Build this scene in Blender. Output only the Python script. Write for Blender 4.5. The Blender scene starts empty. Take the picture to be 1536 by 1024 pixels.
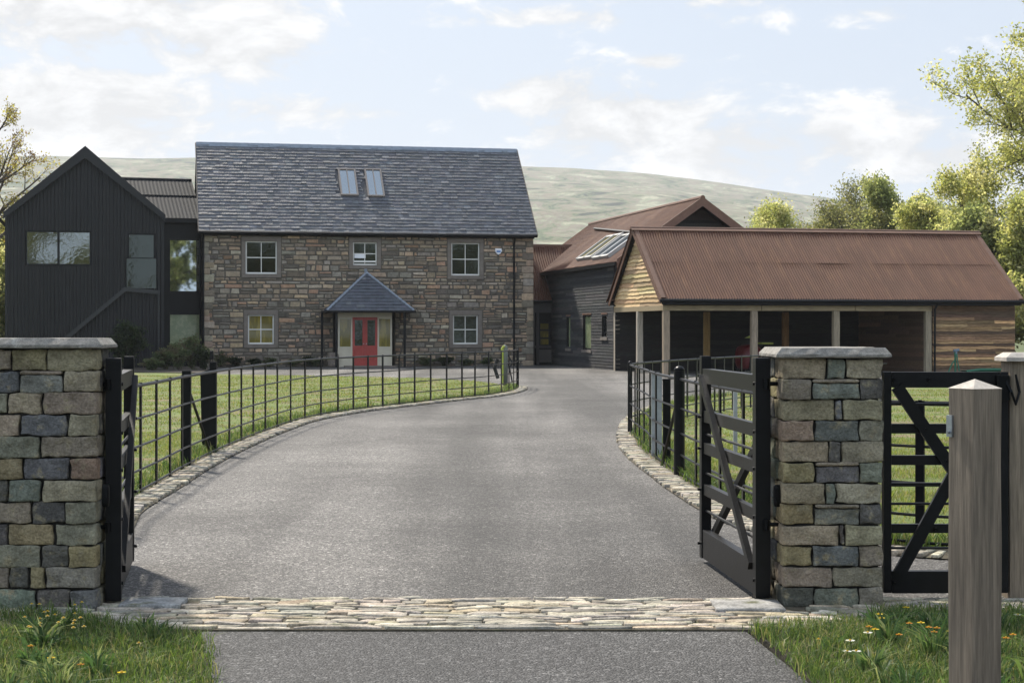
import bpy, math, random
import numpy as np
from mathutils import Vector, noise as mnoise
R = math.radians
rng = random.Random(7)
S = bpy.context.scene
COL = S.collection

# ---------------------------------------------------------------- camera, sky, sun
F, HC, CX, HY = 2600.0, 1.555, 768.0, 495.0          # focal length in photo pixels, eye height, principal column, horizon row
cam = bpy.data.objects.new('camera', bpy.data.cameras.new('camera')); COL.objects.link(cam)
cam.location = (0, 0, HC); cam.rotation_euler = (R(90), 0, 0)
cam.data.sensor_width = 36; cam.data.lens = F / 1536 * 36
cam.data.shift_y = -(512 - HY) / 1536
cam.data.clip_start = 0.1; cam.data.clip_end = 12000
S.camera = cam

SUN_EL, SUN_AZ = 47.0, 30.0                           # degrees; azimuth measured to the left of the view
w = bpy.data.worlds.new('World'); S.world = w; w.use_nodes = True
nt = w.node_tree; nt.nodes.clear()
N = nt.nodes.new; L = nt.links.new
wo = N('ShaderNodeOutputWorld'); bg = N('ShaderNodeBackground'); bg.inputs[1].default_value = 0.125
sky = N('ShaderNodeTexSky'); sky.sky_type = 'NISHITA'; sky.sun_disc = False
sky.sun_elevation = R(SUN_EL); sky.sun_rotation = R(-SUN_AZ); sky.air_density = 1.0; sky.dust_density = 2.5; sky.ozone_density = 1.5
tc = N('ShaderNodeTexCoord')
sep = N('ShaderNodeSeparateXYZ'); L(tc.outputs['Generated'], sep.inputs[0])
def wm(op, a, b=None, c=None, clamp=False):
    n = N('ShaderNodeMath'); n.operation = op; n.use_clamp = clamp
    for i, v in enumerate((a, b, c)):
        if v is None: continue
        if isinstance(v, (int, float)): n.inputs[i].default_value = v
        else: L(v, n.inputs[i])
    return n.outputs[0]
az = wm('ARCTAN2', sep.outputs[0], sep.outputs[1]); el = wm('ARCSINE', sep.outputs[2])
# cloud banks as soft ellipses round directions of the sky: azimuth, elevation, half sizes, weight
BANKS = [(-.25, .18, .10, .035, 1), (-.155, .165, .055, .028, 1), (-.25, .12, .10, .03, 1), (-.12, .125, .09, .012, .75),
         (.035, .178, .11, .008, .6), (.11, .185, .06, .006, .5), (.025, .135, .05, .018, .8), (.065, .118, .06, .022, 1),
         (.13, .10, .06, .022, 1), (.20, .108, .045, .02, 1), (.24, .095, .07, .015, .9), (-.30, .09, .14, .02, .9), (.083, .153, .016, .005, .8),
         (.22, .18, .04, .010, .5), (-.01, .095, .10, .010, .55), (.33, .13, .08, .02, .8)]
acc = None
for (a, e, ra, re, wt) in BANKS:
    dx = wm('DIVIDE', wm('SUBTRACT', az, a), ra); dy = wm('DIVIDE', wm('SUBTRACT', el, e), re)
    r2 = wm('ADD', wm('MULTIPLY', dx, dx), wm('MULTIPLY', dy, dy))
    g = wm('MULTIPLY', wm('EXPONENT', wm('MULTIPLY', r2, -0.8)), wt)
    acc = g if acc is None else wm('MAXIMUM', acc, g)
comb = N('ShaderNodeCombineXYZ'); L(az, comb.inputs[0]); L(wm('MULTIPLY', el, 2.1), comb.inputs[1])
nz = N('ShaderNodeTexNoise'); nz.inputs['Scale'].default_value = 17; nz.inputs['Detail'].default_value = 9; nz.inputs['Roughness'].default_value = .62
nz.inputs['Distortion'].default_value = .25; L(comb.outputs[0], nz.inputs['Vector'])
nb = N('ShaderNodeTexNoise'); nb.inputs['Scale'].default_value = 3.2; nb.inputs['Detail'].default_value = 4; L(comb.outputs[0], nb.inputs['Vector'])
gen = wm('MULTIPLY', wm('SUBTRACT', nb.outputs[0], .50), 1.2)
m = wm('ADD', wm('ADD', acc, gen), wm('MULTIPLY', wm('SUBTRACT', nz.outputs[0], .5), 3.0))
mask = N('ShaderNodeMapRange'); mask.interpolation_type = 'SMOOTHSTEP'; L(m, mask.inputs[0])
mask.inputs[1].default_value = .30; mask.inputs[2].default_value = .78
hz = N('ShaderNodeMapRange'); L(el, hz.inputs[0]); hz.inputs[1].default_value = .0; hz.inputs[2].default_value = .30; hz.inputs[3].default_value = .92; hz.inputs[4].default_value = .80
mixh = N('ShaderNodeMixRGB'); L(hz.outputs[0], mixh.inputs[0]); L(sky.outputs[0], mixh.inputs[1]); mixh.inputs[2].default_value = (3.3, 3.8, 4.55, 1)
shade = N('ShaderNodeMapRange'); L(nz.outputs[0], shade.inputs[0]); shade.inputs[1].default_value = .45; shade.inputs[2].default_value = .66; shade.inputs[3].default_value = 4.0; shade.inputs[4].default_value = 6.15
ccol = N('ShaderNodeMixRGB'); ccol.blend_type = 'MULTIPLY'; ccol.inputs[0].default_value = 1; ccol.inputs[1].default_value = (1.0, .995, .99, 1)
cg = N('ShaderNodeCombineXYZ'); [L(shade.outputs[0], cg.inputs[i]) for i in range(3)]; L(cg.outputs[0], ccol.inputs[2])
mixc = N('ShaderNodeMixRGB'); L(wm('MULTIPLY', mask.outputs[0], .93), mixc.inputs[0]); L(mixh.outputs[0], mixc.inputs[1]); L(ccol.outputs[0], mixc.inputs[2])
bk = N('ShaderNodeMapRange'); bk.interpolation_type = 'SMOOTHSTEP'; L(sep.outputs[1], bk.inputs[0]); bk.inputs[1].default_value = .25; bk.inputs[2].default_value = -.6; bk.inputs[3].default_value = 1; bk.inputs[4].default_value = 1.75  # sky behind the camera brightened, added to fill the shaded fronts
sc_ = N('ShaderNodeVectorMath'); sc_.operation = 'SCALE'; L(mixc.outputs[0], sc_.inputs[0]); L(bk.outputs[0], sc_.inputs['Scale'])
L(sc_.outputs[0], bg.inputs[0]); L(bg.outputs[0], wo.inputs[0])

sl = bpy.data.lights.new('sun', 'SUN'); sl.energy = 4.8; sl.angle = R(4.0); sl.color = (1, .93, .82)
so = bpy.data.objects.new('sun', sl); COL.objects.link(so); so.location = (-30, 40, 60)
sd = Vector((-math.sin(R(SUN_AZ)) * math.cos(R(SUN_EL)), math.cos(R(SUN_AZ)) * math.cos(R(SUN_EL)), math.sin(R(SUN_EL))))
so.rotation_euler = sd.to_track_quat('Z', 'Y').to_euler()
S.view_settings.view_transform = 'Standard'; S.view_settings.look = 'None'; S.view_settings.exposure = 0.55; S.view_settings.gamma = 1
S.render.engine = 'CYCLES'
S.cycles.volume_bounces = 0; S.cycles.max_bounces = 6; S.cycles.transparent_max_bounces = 6

# ---------------------------------------------------------------- helpers
def gp(px, py, z=0.0):
    Z = F * (HC - z) / (py - HY); return ((px - CX) / F * Z, Z)
class MB:
    def __init__(s): s.v = []; s.f = []; s.c = []; s.col = (.5, .5, .5)
    def add(s, vs, fs, col=None):
        b = len(s.v); s.v += [tuple(p) for p in vs]; c = col or s.col
        for f in fs: s.f.append([b + i for i in f]); s.c.append(c)
    def box(s, a, b, col=None):
        (x0, y0, z0), (x1, y1, z1) = a, b
        x0, x1 = min(x0, x1), max(x0, x1); y0, y1 = min(y0, y1), max(y0, y1); z0, z1 = min(z0, z1), max(z0, z1)
        s.add([(x0, y0, z0), (x1, y0, z0), (x1, y1, z0), (x0, y1, z0), (x0, y0, z1), (x1, y0, z1), (x1, y1, z1), (x0, y1, z1)],
              [(0, 3, 2, 1), (4, 5, 6, 7), (0, 1, 5, 4), (1, 2, 6, 5), (2, 3, 7, 6), (3, 0, 4, 7)], col)
    def bbox(s, a, b, r=.006, col=None):                # bevelled box
        (x0, y0, z0), (x1, y1, z1) = a, b
        x0, x1 = min(x0, x1), max(x0, x1); y0, y1 = min(y0, y1), max(y0, y1); z0, z1 = min(z0, z1), max(z0, z1)
        c = ((x0 + x1) / 2, (y0 + y1) / 2, (z0 + z1) / 2); h = ((x1 - x0) / 2, (y1 - y0) / 2, (z1 - z0) / 2)
        rbox(s, c, h, min(r, min(h) * .9), (-1, -.97, .97, 1), 0, 0, col)
    def hexa(s, p, col=None):                           # 8 points: bottom four, top four
        s.add(p, [(0, 3, 2, 1), (4, 5, 6, 7), (0, 1, 5, 4), (1, 2, 6, 5), (2, 3, 7, 6), (3, 0, 4, 7)], col)
    def bar(s, p, q, wd, th, up=(0, 0, 1), col=None):   # rectangular bar from p to q; wd across, th along 'up'
        p = Vector(p); q = Vector(q); d = (q - p).normalized(); u = Vector(up); a = d.cross(u)
        if a.length < 1e-4: a = d.cross(Vector((1, 0, 0)))
        a.normalize(); n = a.cross(d).normalized(); a = a * wd / 2; n = n * th / 2
        s.hexa([p - a - n, p + a - n, p + a + n, p - a + n, q - a - n, q + a - n, q + a + n, q - a + n], col)
    def tube(s, pts, rad, seg=6, col=None, cap=True):
        pts = [Vector(p) for p in pts]; n = len(pts)
        if isinstance(rad, (int, float)): rad = [rad] * n
        b = len(s.v); prev = None
        for i, p in enumerate(pts):
            d = (pts[min(i + 1, n - 1)] - pts[max(i - 1, 0)])
            d = d.normalized() if d.length > 1e-9 else Vector((0, 0, 1))
            a = d.cross(Vector((0, 0, 1))) if abs(d.z) < .95 else d.cross(Vector((1, 0, 0)))
            if prev is not None:
                a2 = prev - d * prev.dot(d)
                if a2.length > 1e-5: a = a2
            a.normalize(); prev = a; c = d.cross(a)
            for k in range(seg):
                t = 2 * math.pi * k / seg; s.v.append(tuple(p + (a * math.cos(t) + c * math.sin(t)) * rad[i]))
        cc = col or s.col
        for i in range(n - 1):
            for k in range(seg):
                k2 = (k + 1) % seg; s.f.append([b + i * seg + k, b + i * seg + k2, b + (i + 1) * seg + k2, b + (i + 1) * seg + k]); s.c.append(cc)
        if cap:
            s.f.append([b + k for k in reversed(range(seg))]); s.c.append(cc)
            s.f.append([b + (n - 1) * seg + k for k in range(seg)]); s.c.append(cc)
    def prism(s, poly, z0, z1, col=None):               # outline in plan (counter-clockwise)
        n = len(poly)
        s.add([(x, y, z0) for x, y in poly] + [(x, y, z1) for x, y in poly],
              [tuple(reversed(range(n))), tuple(range(n, 2 * n))] + [(i, (i + 1) % n, n + (i + 1) % n, n + i) for i in range(n)], col)
    def build(s, name, mat, parent=None, smooth=False, loc=None, rz=0):
        me = bpy.data.meshes.new(name); me.from_pydata(s.v, [], s.f)
        if s.f:
            a = me.attributes.new('tint', 'FLOAT_COLOR', 'FACE')
            arr = np.ones((len(s.f), 4), dtype=np.float32); arr[:, :3] = np.array(s.c, dtype=np.float32)[:, :3]
            a.data.foreach_set('color', arr.ravel())
        me.materials.append(mat)
        if smooth: me.polygons.foreach_set('use_smooth', [True] * len(me.polygons))
        me.update()
        o = bpy.data.objects.new(name, me); COL.objects.link(o)
        if parent is not None: o.parent = parent
        if loc is not None: o.location = loc
        o.rotation_euler.z = rz
        return o
def rbox(mb, c, h, r, ts=(-1, -.8, -.3, .3, .8, 1), nz=0, ns=6, col=None, seed=0):
    """rounded box: centre c, half sizes h, corner radius r, nz noise amplitude"""
    n = len(ts); idx = {}; vs = []; fs = []
    def vert(p):
        k = (round(p[0], 4), round(p[1], 4), round(p[2], 4))
        if k in idx: return idx[k]
        q = [p[i] * h[i] for i in range(3)]
        inn = [max(-(h[i] - r), min(h[i] - r, q[i])) for i in range(3)]
        d = [q[i] - inn[i] for i in range(3)]; ln = math.sqrt(sum(x * x for x in d))
        if ln > 1e-9: q = [inn[i] + d[i] / ln * r for i in range(3)]
        if nz:
            nv = mnoise.noise_vector(Vector((q[0] * ns + seed * 7.13, q[1] * ns + seed * 3.7, q[2] * ns)))
            q = [q[i] + nv[i] * nz for i in range(3)]
        idx[k] = len(vs); vs.append((c[0] + q[0], c[1] + q[1], c[2] + q[2])); return idx[k]
    for ax in range(3):
        for sg in (-1, 1):
            u, v = (ax + 1) % 3, (ax + 2) % 3
            for i in range(n - 1):
                for j in range(n - 1):
                    quad = []
                    for (a, b) in ((i, j), (i + 1, j), (i + 1, j + 1), (i, j + 1)):
                        p = [0, 0, 0]; p[ax] = sg; p[u] = ts[a]; p[v] = ts[b]; quad.append(vert(p))
                    fs.append(quad if sg > 0 else quad[::-1])
    mb.add(vs, fs, col)
def empty(name, loc, rz=0):
    o = bpy.data.objects.new(name, None); COL.objects.link(o); o.location = loc; o.rotation_euler.z = rz; o.empty_display_size = .3; return o
def tag(o, label=None, cat=None, group=None, kind=None):
    if label: o['label'] = label
    if cat: o['category'] = cat
    if group: o['group'] = group
    if kind: o['kind'] = kind
    return o
def copy_tree(o, parent=None):
    c = o.copy(); COL.objects.link(c); c.parent = parent
    for ch in list(o.children):
        copy_tree(ch, c)
    return c
def jit(c, a=.15, hue=.04):
    k = 1 + rng.uniform(-a, a); return tuple(max(.003, x * k * (1 + rng.uniform(-hue, hue))) for x in c)

class Frame:
    """a building's own axes: x along its front, y away from the viewer, z up"""
    def __init__(s, ox, oy, th): s.o = (ox, oy); s.th = R(th); s.u = (math.cos(s.th), math.sin(s.th)); s.v = (-math.sin(s.th), math.cos(s.th))
    def loc(s, X, Y):
        dx, dy = X - s.o[0], Y - s.o[1]; return (dx * s.u[0] + dy * s.u[1], dx * s.v[0] + dy * s.v[1])
    def plane(s, px, py, n, d):                         # ray through a photo point met with the plane n.p = d (own axes)
        o = s.loc(0, 0); e = s.loc((px - CX) / F, 1); dr = (e[0] - o[0], e[1] - o[1], (HY - py) / F)
        t = (d - (n[0] * o[0] + n[1] * o[1] + n[2] * HC)) / (n[0] * dr[0] + n[1] * dr[1] + n[2] * dr[2])
        return Vector((o[0] + t * dr[0], o[1] + t * dr[1], HC + t * dr[2]))
    def front(s, px, py, y=0): p = s.plane(px, py, (0, 1, 0), y); return p.x, p.z
    def side(s, px, py, x=0): p = s.plane(px, py, (1, 0, 0), x); return p.y, p.z
    def root(s, name): return empty(name, (s.o[0], s.o[1], 0), s.th)

# ---------------------------------------------------------------- materials
def nodes(name):
    m = bpy.data.materials.new(name); m.use_nodes = True; t = m.node_tree; b = t.nodes['Principled BSDF']; return m, t, b
def mat(name, col=None, rough=.7, metal=0, spec=.4, vs=0, va=0, st=(1, 1, 1), bs=0, bd=0, col2=None, ps=0, pt=(.45, .6), sheen=0, vs2=0, va2=0):
    """col None: the faces' own tint. vs/va: brightness variation scale/amount, bs/bd bump scale/depth, col2+ps: patches of a second colour"""
    m, t, b = nodes(name); n = t.nodes.new; l = t.links.new
    tc = n('ShaderNodeTexCoord'); mp = n('ShaderNodeMapping'); mp.inputs['Scale'].default_value = st; l(tc.outputs['Object'], mp.inputs[0])
    if col is None:
        a = n('ShaderNodeAttribute'); a.attribute_name = 'tint'; src = a.outputs['Color']
    else:
        c = n('ShaderNodeRGB'); c.outputs[0].default_value = (*col, 1); src = c.outputs[0]
    def nt_(sc, det=5, rg=.6):
        x = n('ShaderNodeTexNoise'); x.inputs['Scale'].default_value = sc; x.inputs['Detail'].default_value = det; x.inputs['Roughness'].default_value = rg
        l(mp.outputs[0], x.inputs['Vector']); return x.outputs[0]
    if col2:
        r = n('ShaderNodeMapRange'); r.interpolation_type = 'SMOOTHSTEP'; l(nt_(ps), r.inputs[0]); r.inputs[1].default_value = pt[0]; r.inputs[2].default_value = pt[1]
        x = n('ShaderNodeMixRGB'); l(r.outputs[0], x.inputs[0]); l(src, x.inputs[1]); x.inputs[2].default_value = (*col2, 1); src = x.outputs[0]
    for sc, am in ((vs, va), (vs2, va2)):
        if sc:
            r = n('ShaderNodeMapRange'); l(nt_(sc), r.inputs[0]); r.inputs[1].default_value = .3; r.inputs[2].default_value = .7
            r.inputs[3].default_value = 1 - am; r.inputs[4].default_value = 1 + am
            x = n('ShaderNodeVectorMath'); x.operation = 'SCALE'; l(src, x.inputs[0]); l(r.outputs[0], x.inputs['Scale']); src = x.outputs[0]
    l(src, b.inputs['Base Color'])
    b.inputs['Roughness'].default_value = rough; b.inputs['Metallic'].default_value = metal; b.inputs['Specular IOR Level'].default_value = spec
    if bs:
        bp = n('ShaderNodeBump'); bp.inputs['Strength'].default_value = 1; bp.inputs['Distance'].default_value = bd
        l(nt_(bs, 6, .65), bp.inputs['Height']); l(bp.outputs[0], b.inputs['Normal'])
    return m
M = {}
M['stone'] = mat('pillar_stone', None, .9, spec=.2, vs=9, va=.35, vs2=80, va2=.32, bs=34, bd=.03, col2=(.29, .25, .16), ps=13, pt=(.52, .72))
M['mortar'] = mat('mortar', (.022, .02, .017), .95, vs=20, va=.3, bs=60, bd=.004)
M['rubble'] = mat('rubble_stone', None, .9, vs=6, va=.25, vs2=22, va2=.15, bs=14, bd=.02)
M['wallmortar'] = mat('wall_mortar', (.11, .095, .075), .95, vs=3, va=.3, bs=20, bd=.01)
M['coping'] = mat('coping_stone', (.215, .20, .175), .8, vs=30, va=.35, vs2=160, va2=.3, bs=120, bd=.004, col2=(.32, .31, .27), ps=14, pt=(.5, .75))
M['margin'] = mat('dressed_stone', (.17, .145, .12), .85, vs=5, va=.15, bs=25, bd=.006)
M['slate'] = mat('slate', None, .5, spec=.5, vs=5, va=.25, vs2=30, va2=.2, bs=16, bd=.012)
M['lead'] = mat('lead_flashing', (.20, .23, .27), .5, vs=6, va=.15)
M['blackmetal'] = mat('black_corrugated_metal', (.0095, .0098, .011), .42, spec=.32, vs=2, va=.15)
M['greymetal'] = mat('grey_corrugated_metal', (.008, .010, .013), .7, spec=.12, vs=2, va=.15)
M['blackpaint'] = mat('black_gate_paint', (.0035, .0037, .0045), .42, spec=.24, vs=12, va=.5, bs=55, bd=.0012)
M['ironpaint'] = mat('black_iron_paint', (.003, .0034, .004), .35, spec=.16, vs=30, va=.3)
M['blacktrim'] = mat('black_trim', (.005, .0055, .006), .5, spec=.2)
M['rust'] = mat('rusty_corrugated_metal', None, .75, spec=.25, st=(2.2, .3, .3), vs=1.6, va=.1, vs2=9, va2=.12, col2=(.155, .075, .042), ps=2.2, pt=(.45, .75))
M['rusttrim'] = mat('rust_brown_flashing', (.15, .083, .055), .6, spec=.35, vs=3, va=.15)
M['boards'] = mat('weathered_boards', None, .85, st=(1.5, 12, 12), vs=3, va=.45, vs2=1, va2=.2, bs=6, bd=.01)
M['tanboards'] = mat('pale_larch_boards', None, .85, st=(12, 2, 12), vs=2, va=.22, bs=6, bd=.008)
M['dkboards'] = mat('charred_boards', None, .8, st=(10, 1, 16), vs=2, va=.35, bs=5, bd=.006)
M['post'] = mat('weathered_oak', None, .85, st=(22, 22, 1.3), vs=2.2, va=.4, vs2=.7, va2=.15, bs=4, bd=.006)
M['beam'] = mat('pale_oak_beam', (.30, .235, .14), .85, st=(1.5, 14, 14), vs=2, va=.35, bs=4, bd=.006)
M['nearpost'] = mat('weathered_post_wood', (.21, .168, .12), .82, st=(34, 34, 1.5), vs=1.6, va=.35, vs2=5, va2=.25, bs=5, bd=.005, col2=(.155, .125, .09), ps=1.2, pt=(.4, .62))
M['white'] = mat('white_paint', (.72, .70, .64), .5)
M['cream'] = mat('cream_paint', (.52, .47, .36), .55, vs=3, va=.08)
M['red'] = mat('red_door_paint', (.34, .045, .035), .4, vs=4, va=.1)
M['darkred'] = mat('dark_red_paint', (.12, .012, .014), .4)
M['yellowgreen'] = mat('yellow_green_plastic', (.34, .38, .06), .5)
M['rubber'] = mat('black_rubber', (.015, .015, .015), .8)
M['steel'] = mat('galvanised_steel', (.35, .38, .40), .35, metal=.8, vs=20, va=.2)
M['palemetal'] = mat('pale_weathered_metal', (.26, .27, .27), .6, vs=6, va=.25)
M['bluegrey'] = mat('blue_grey_paint', (.14, .19, .23), .4, vs=8, va=.2)
M['green'] = mat('green_hose', (.02, .13, .07), .4)
M['palebox'] = mat('grey_plastic', (.33, .32, .28), .6)
M['greypost'] = mat('grey_green_post', (.14, .15, .13), .7)
M['lightgrey'] = mat('light_grey_frame', (.34, .33, .31), .6)
M['white2'] = mat('white_plastic', (.75, .76, .78), .4)
M['blue'] = mat('blue_plastic', (.10, .22, .45), .4)
M['terracotta'] = mat('terracotta', (.3, .13, .06), .8)
M['interior'] = mat('dark_interior', (.012, .012, .011), .9, spec=.1)
def glass(name, col, rough=.04, st=(3, 3, 3), col2=None, sc=2, pt=(.45, .55), spec=.55, bd=.0):
    m = mat(name, col, rough, spec=spec, st=st, col2=col2, ps=sc if col2 else 0, pt=pt, bs=.4 if bd else 0, bd=bd); return m
M['glassdark'] = mat('window_glass', (.055, .062, .056), .03, metal=1, st=(1, 1, 1), bs=.6, bd=.008)
M['glassyellow'] = glass('window_glass_curtain_and_reflection', (.13, .105, .02), col2=(.22, .17, .03), sc=2, st=(3, 3, .5), spec=.6)  # curtain tone and yellow-green reflection, both painted into the pane colour
M['glassmid'] = mat('window_glass_bright', (.20, .215, .21), .03, metal=1, st=(1, 1, 1), bs=.6, bd=.007)
M['glassblue'] = mat('window_glass_clear', (.42, .46, .48), .02, metal=1)
M['glassgreen'] = glass('window_glass_blind', (.22, .26, .14), col2=(.28, .31, .18), rough=.06, spec=.6)
M['skyglass'] = mat('rooflight_glass', (.42, .47, .50), .06, metal=1)
def leafmat(name, trans=.45, rough=.55):
    m, t, b = nodes(name); n = t.nodes.new; l = t.links.new
    a = n('ShaderNodeAttribute'); a.attribute_name = 'tint'
    l(a.outputs['Color'], b.inputs['Base Color']); b.inputs['Roughness'].default_value = rough; b.inputs['Specular IOR Level'].default_value = .25
    tr = n('ShaderNodeBsdfTranslucent'); g = n('ShaderNodeVectorMath'); g.operation = 'MULTIPLY'; g.inputs[1].default_value = (1.3, 1.3, .95)
    l(a.outputs['Color'], g.inputs[0]); l(g.outputs[0], tr.inputs[0])
    mx = n('ShaderNodeMixShader'); mx.inputs[0].default_value = trans; l(b.outputs[0], mx.inputs[1]); l(tr.outputs[0], mx.inputs[2])
    l(mx.outputs[0], t.nodes['Material Output'].inputs[0]); return m
M['leaf'] = leafmat('leaves', .6); M['blade'] = leafmat('grass_blades', .35)
M['bark'] = mat('bark', (.075, .06, .045), .9, st=(8, 8, 1), vs=3, va=.4)
def asphalt(name, base, sheen_tracks=False):
    m, t, b = nodes(name); n = t.nodes.new; l = t.links.new
    tc = n('ShaderNodeTexCoord'); src = tc.outputs['Object']
    def tex(kind, sc, v=None, **k):
        x = n(kind); x.inputs['Scale'].default_value = sc
        for a, vv in k.items(): x.inputs[a].default_value = vv
        l(v or src, x.inputs['Vector']); return x
    def rng_(v, a, b_, c, d):
        x = n('ShaderNodeMapRange'); l(v, x.inputs[0]); [setattr(x.inputs[i + 1], 'default_value', q) for i, q in enumerate((a, b_, c, d))]; return x.outputs[0]
    def mul(a, b_): x = n('ShaderNodeMath'); x.operation = 'MULTIPLY'; l(a, x.inputs[0]); l(b_, x.inputs[1]); return x.outputs[0]
    v = tex('ShaderNodeTexVoronoi', 100); v2 = tex('ShaderNodeTexVoronoi', 38); big = tex('ShaderNodeTexNoise', .32, Detail=5, Roughness=.55); med = tex('ShaderNodeTexNoise', 2.2, Detail=6, Roughness=.65); mid = tex('ShaderNodeTexNoise', 30, Detail=4, Roughness=.7)
    sp = n('ShaderNodeSeparateColor'); l(v.outputs['Color'], sp.inputs[0]); pw = n('ShaderNodeMath'); pw.operation = 'POWER'; l(sp.outputs[0], pw.inputs[0]); pw.inputs[1].default_value = 2.8
    s2 = n('ShaderNodeSeparateColor'); l(v2.outputs['Color'], s2.inputs[0]); p2 = n('ShaderNodeMath'); p2.operation = 'POWER'; l(s2.outputs[1], p2.inputs[0]); p2.inputs[1].default_value = 9
    k = mul(mul(rng_(pw.outputs[0], 0, 1, .5, 2.4), rng_(p2.outputs[0], 0, 1, .88, 1.9)), mul(rng_(big.outputs[0], .3, .7, .68, 1.32), rng_(med.outputs[0], .3, .7, .86, 1.14))); k = mul(k, rng_(mid.outputs[0], .3, .7, .75, 1.25))
    if sheen_tracks:                                           # pale bands along the drive: wheel wear plus sun sheen painted into the colour
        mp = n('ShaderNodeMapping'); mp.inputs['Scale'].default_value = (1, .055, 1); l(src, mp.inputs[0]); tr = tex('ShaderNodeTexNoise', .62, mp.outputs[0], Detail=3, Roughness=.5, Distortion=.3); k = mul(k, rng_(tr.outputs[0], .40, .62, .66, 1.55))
    x = n('ShaderNodeVectorMath'); x.operation = 'SCALE'; x.inputs[0].default_value = base; l(k, x.inputs['Scale']); col = x.outputs[0]
    st = tex('ShaderNodeTexNoise', 1.3, Detail=8, Roughness=.75); mx = n('ShaderNodeMixRGB'); l(rng_(st.outputs[0], .60, .74, 0, .55), mx.inputs[0]); l(col, mx.inputs[1]); mx.inputs[2].default_value = (base[0] * .55, base[1] * .55, base[2] * .55, 1)
    l(mx.outputs[0], b.inputs['Base Color']); b.inputs['Roughness'].default_value = .75; b.inputs['Specular IOR Level'].default_value = .35
    bp = n('ShaderNodeBump'); bp.inputs['Distance'].default_value = .009; l(v.outputs['Distance'], bp.inputs['Height']); bp.invert = True; l(bp.outputs[0], b.inputs['Normal']); return m
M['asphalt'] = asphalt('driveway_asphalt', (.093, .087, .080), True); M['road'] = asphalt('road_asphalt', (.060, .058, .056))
M['setts'] = mat('cobble_stone', None, .9, spec=.15, vs=9, va=.42, vs2=70, va2=.35, bs=50, bd=.01, col2=(.13, .13, .08), ps=5, pt=(.55, .75))
M['joint'] = mat('sandy_joint', (.09, .075, .05), .95, vs=15, va=.4, bs=80, bd=.006, col2=(.06, .075, .03), ps=3, pt=(.55, .7))
M['lawn'] = mat('lawn_ground', (.13, .17, .04), .95, vs=1.2, va=.25, vs2=25, va2=.35, bs=60, bd=.03, col2=(.21, .165, .085), ps=1.1, pt=(.46, .66))
M['field'] = mat('field_ground', (.075, .095, .028), .95, vs=.05, va=.3, vs2=3, va2=.2)
M['soil'] = mat('verge_soil', (.035, .03, .018), .95, vs=8, va=.4, bs=30, bd=.02)
M['bed'] = mat('planting_bed_soil', (.05, .04, .028), .95, vs=5, va=.4, bs=12, bd=.04)

# ---------------------------------------------------------------- ground, road, drive
def sheet(name, poly, z, m, kind='structure', z0=None):
    mb = MB()
    if z0 is None: mb.add([(x, y, z) for x, y in poly], [tuple(range(len(poly)))])
    else: mb.prism(poly, z0, z)
    o = mb.build(name, m); o['kind'] = kind; return o
gb = MB(); gb.add([(-4400, -250, -.06), (4400, -250, -.06), (4400, 4200, -.06), (-4400, 4200, -.06)], [(0, 1, 2, 3)])
gb.build('ground', M['field'])['kind'] = 'structure'
def gpts(l, z=0.0): return [gp(x, y, z) for x, y in l]
def smooth_path(p, k=6):
    out = []
    for i in range(len(p) - 1):
        p0, p1, p2, p3 = p[max(i - 1, 0)], p[i], p[i + 1], p[min(i + 2, len(p) - 1)]
        for j in range(k):
            t = j / k
            out.append(tuple(.5 * (2 * p1[a] + (p2[a] - p0[a]) * t + (2 * p0[a] - 5 * p1[a] + 4 * p2[a] - p3[a]) * t * t + (3 * p1[a] - p0[a] - 3 * p2[a] + p3[a]) * t ** 3) for a in (0, 1)))
    out.append(p[-1]); return out
def resample(p, step):
    out = [p[0]]; acc_ = 0
    for a, b in zip(p, p[1:]):
        d = math.dist(a, b); s = step - acc_
        while s <= d:
            out.append((a[0] + (b[0] - a[0]) * s / d, a[1] + (b[1] - a[1]) * s / d)); s += step
        acc_ = d - (s - step)
    return out
def offset(p, d):                                        # to the right of travel when d > 0
    out = []
    for i in range(len(p)):
        a = p[max(i - 1, 0)]; b = p[min(i + 1, len(p) - 1)]; tx, ty = b[0] - a[0], b[1] - a[1]; l_ = math.hypot(tx, ty) or 1
        out.append((p[i][0] + ty / l_ * d, p[i][1] - tx / l_ * d))
    return out
# fence lines on the ground, from the gate outwards
LF = smooth_path([(-3.4, 12.2), gp(140, 800), gp(165, 772), gp(192, 754), gp(234, 731), gp(285, 701), gp(344, 672), gp(398, 650), gp(457, 630.5), gp(530, 617.5), gp(600, 609), gp(670, 601), gp(733, 594.5), gp(765, 588.5), gp(776, 584), gp(777, 580)])
RF = smooth_path([(4.9, 12.0), (3.5, 12.0), gp(1380, 826), gp(1250, 808), gp(1148, 785), gp(1100, 764), gp(1044, 733), gp(1019, 716), gp(984, 692), gp(966, 672), gp(952, 660), gp(945, 652)])
RB = smooth_path([gp(945, 652), gp(956, 646), gp(1000, 635), gp(1060, 623.5), gp(1126, 613), gp(1230, 600), gp(1330, 590)])
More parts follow.
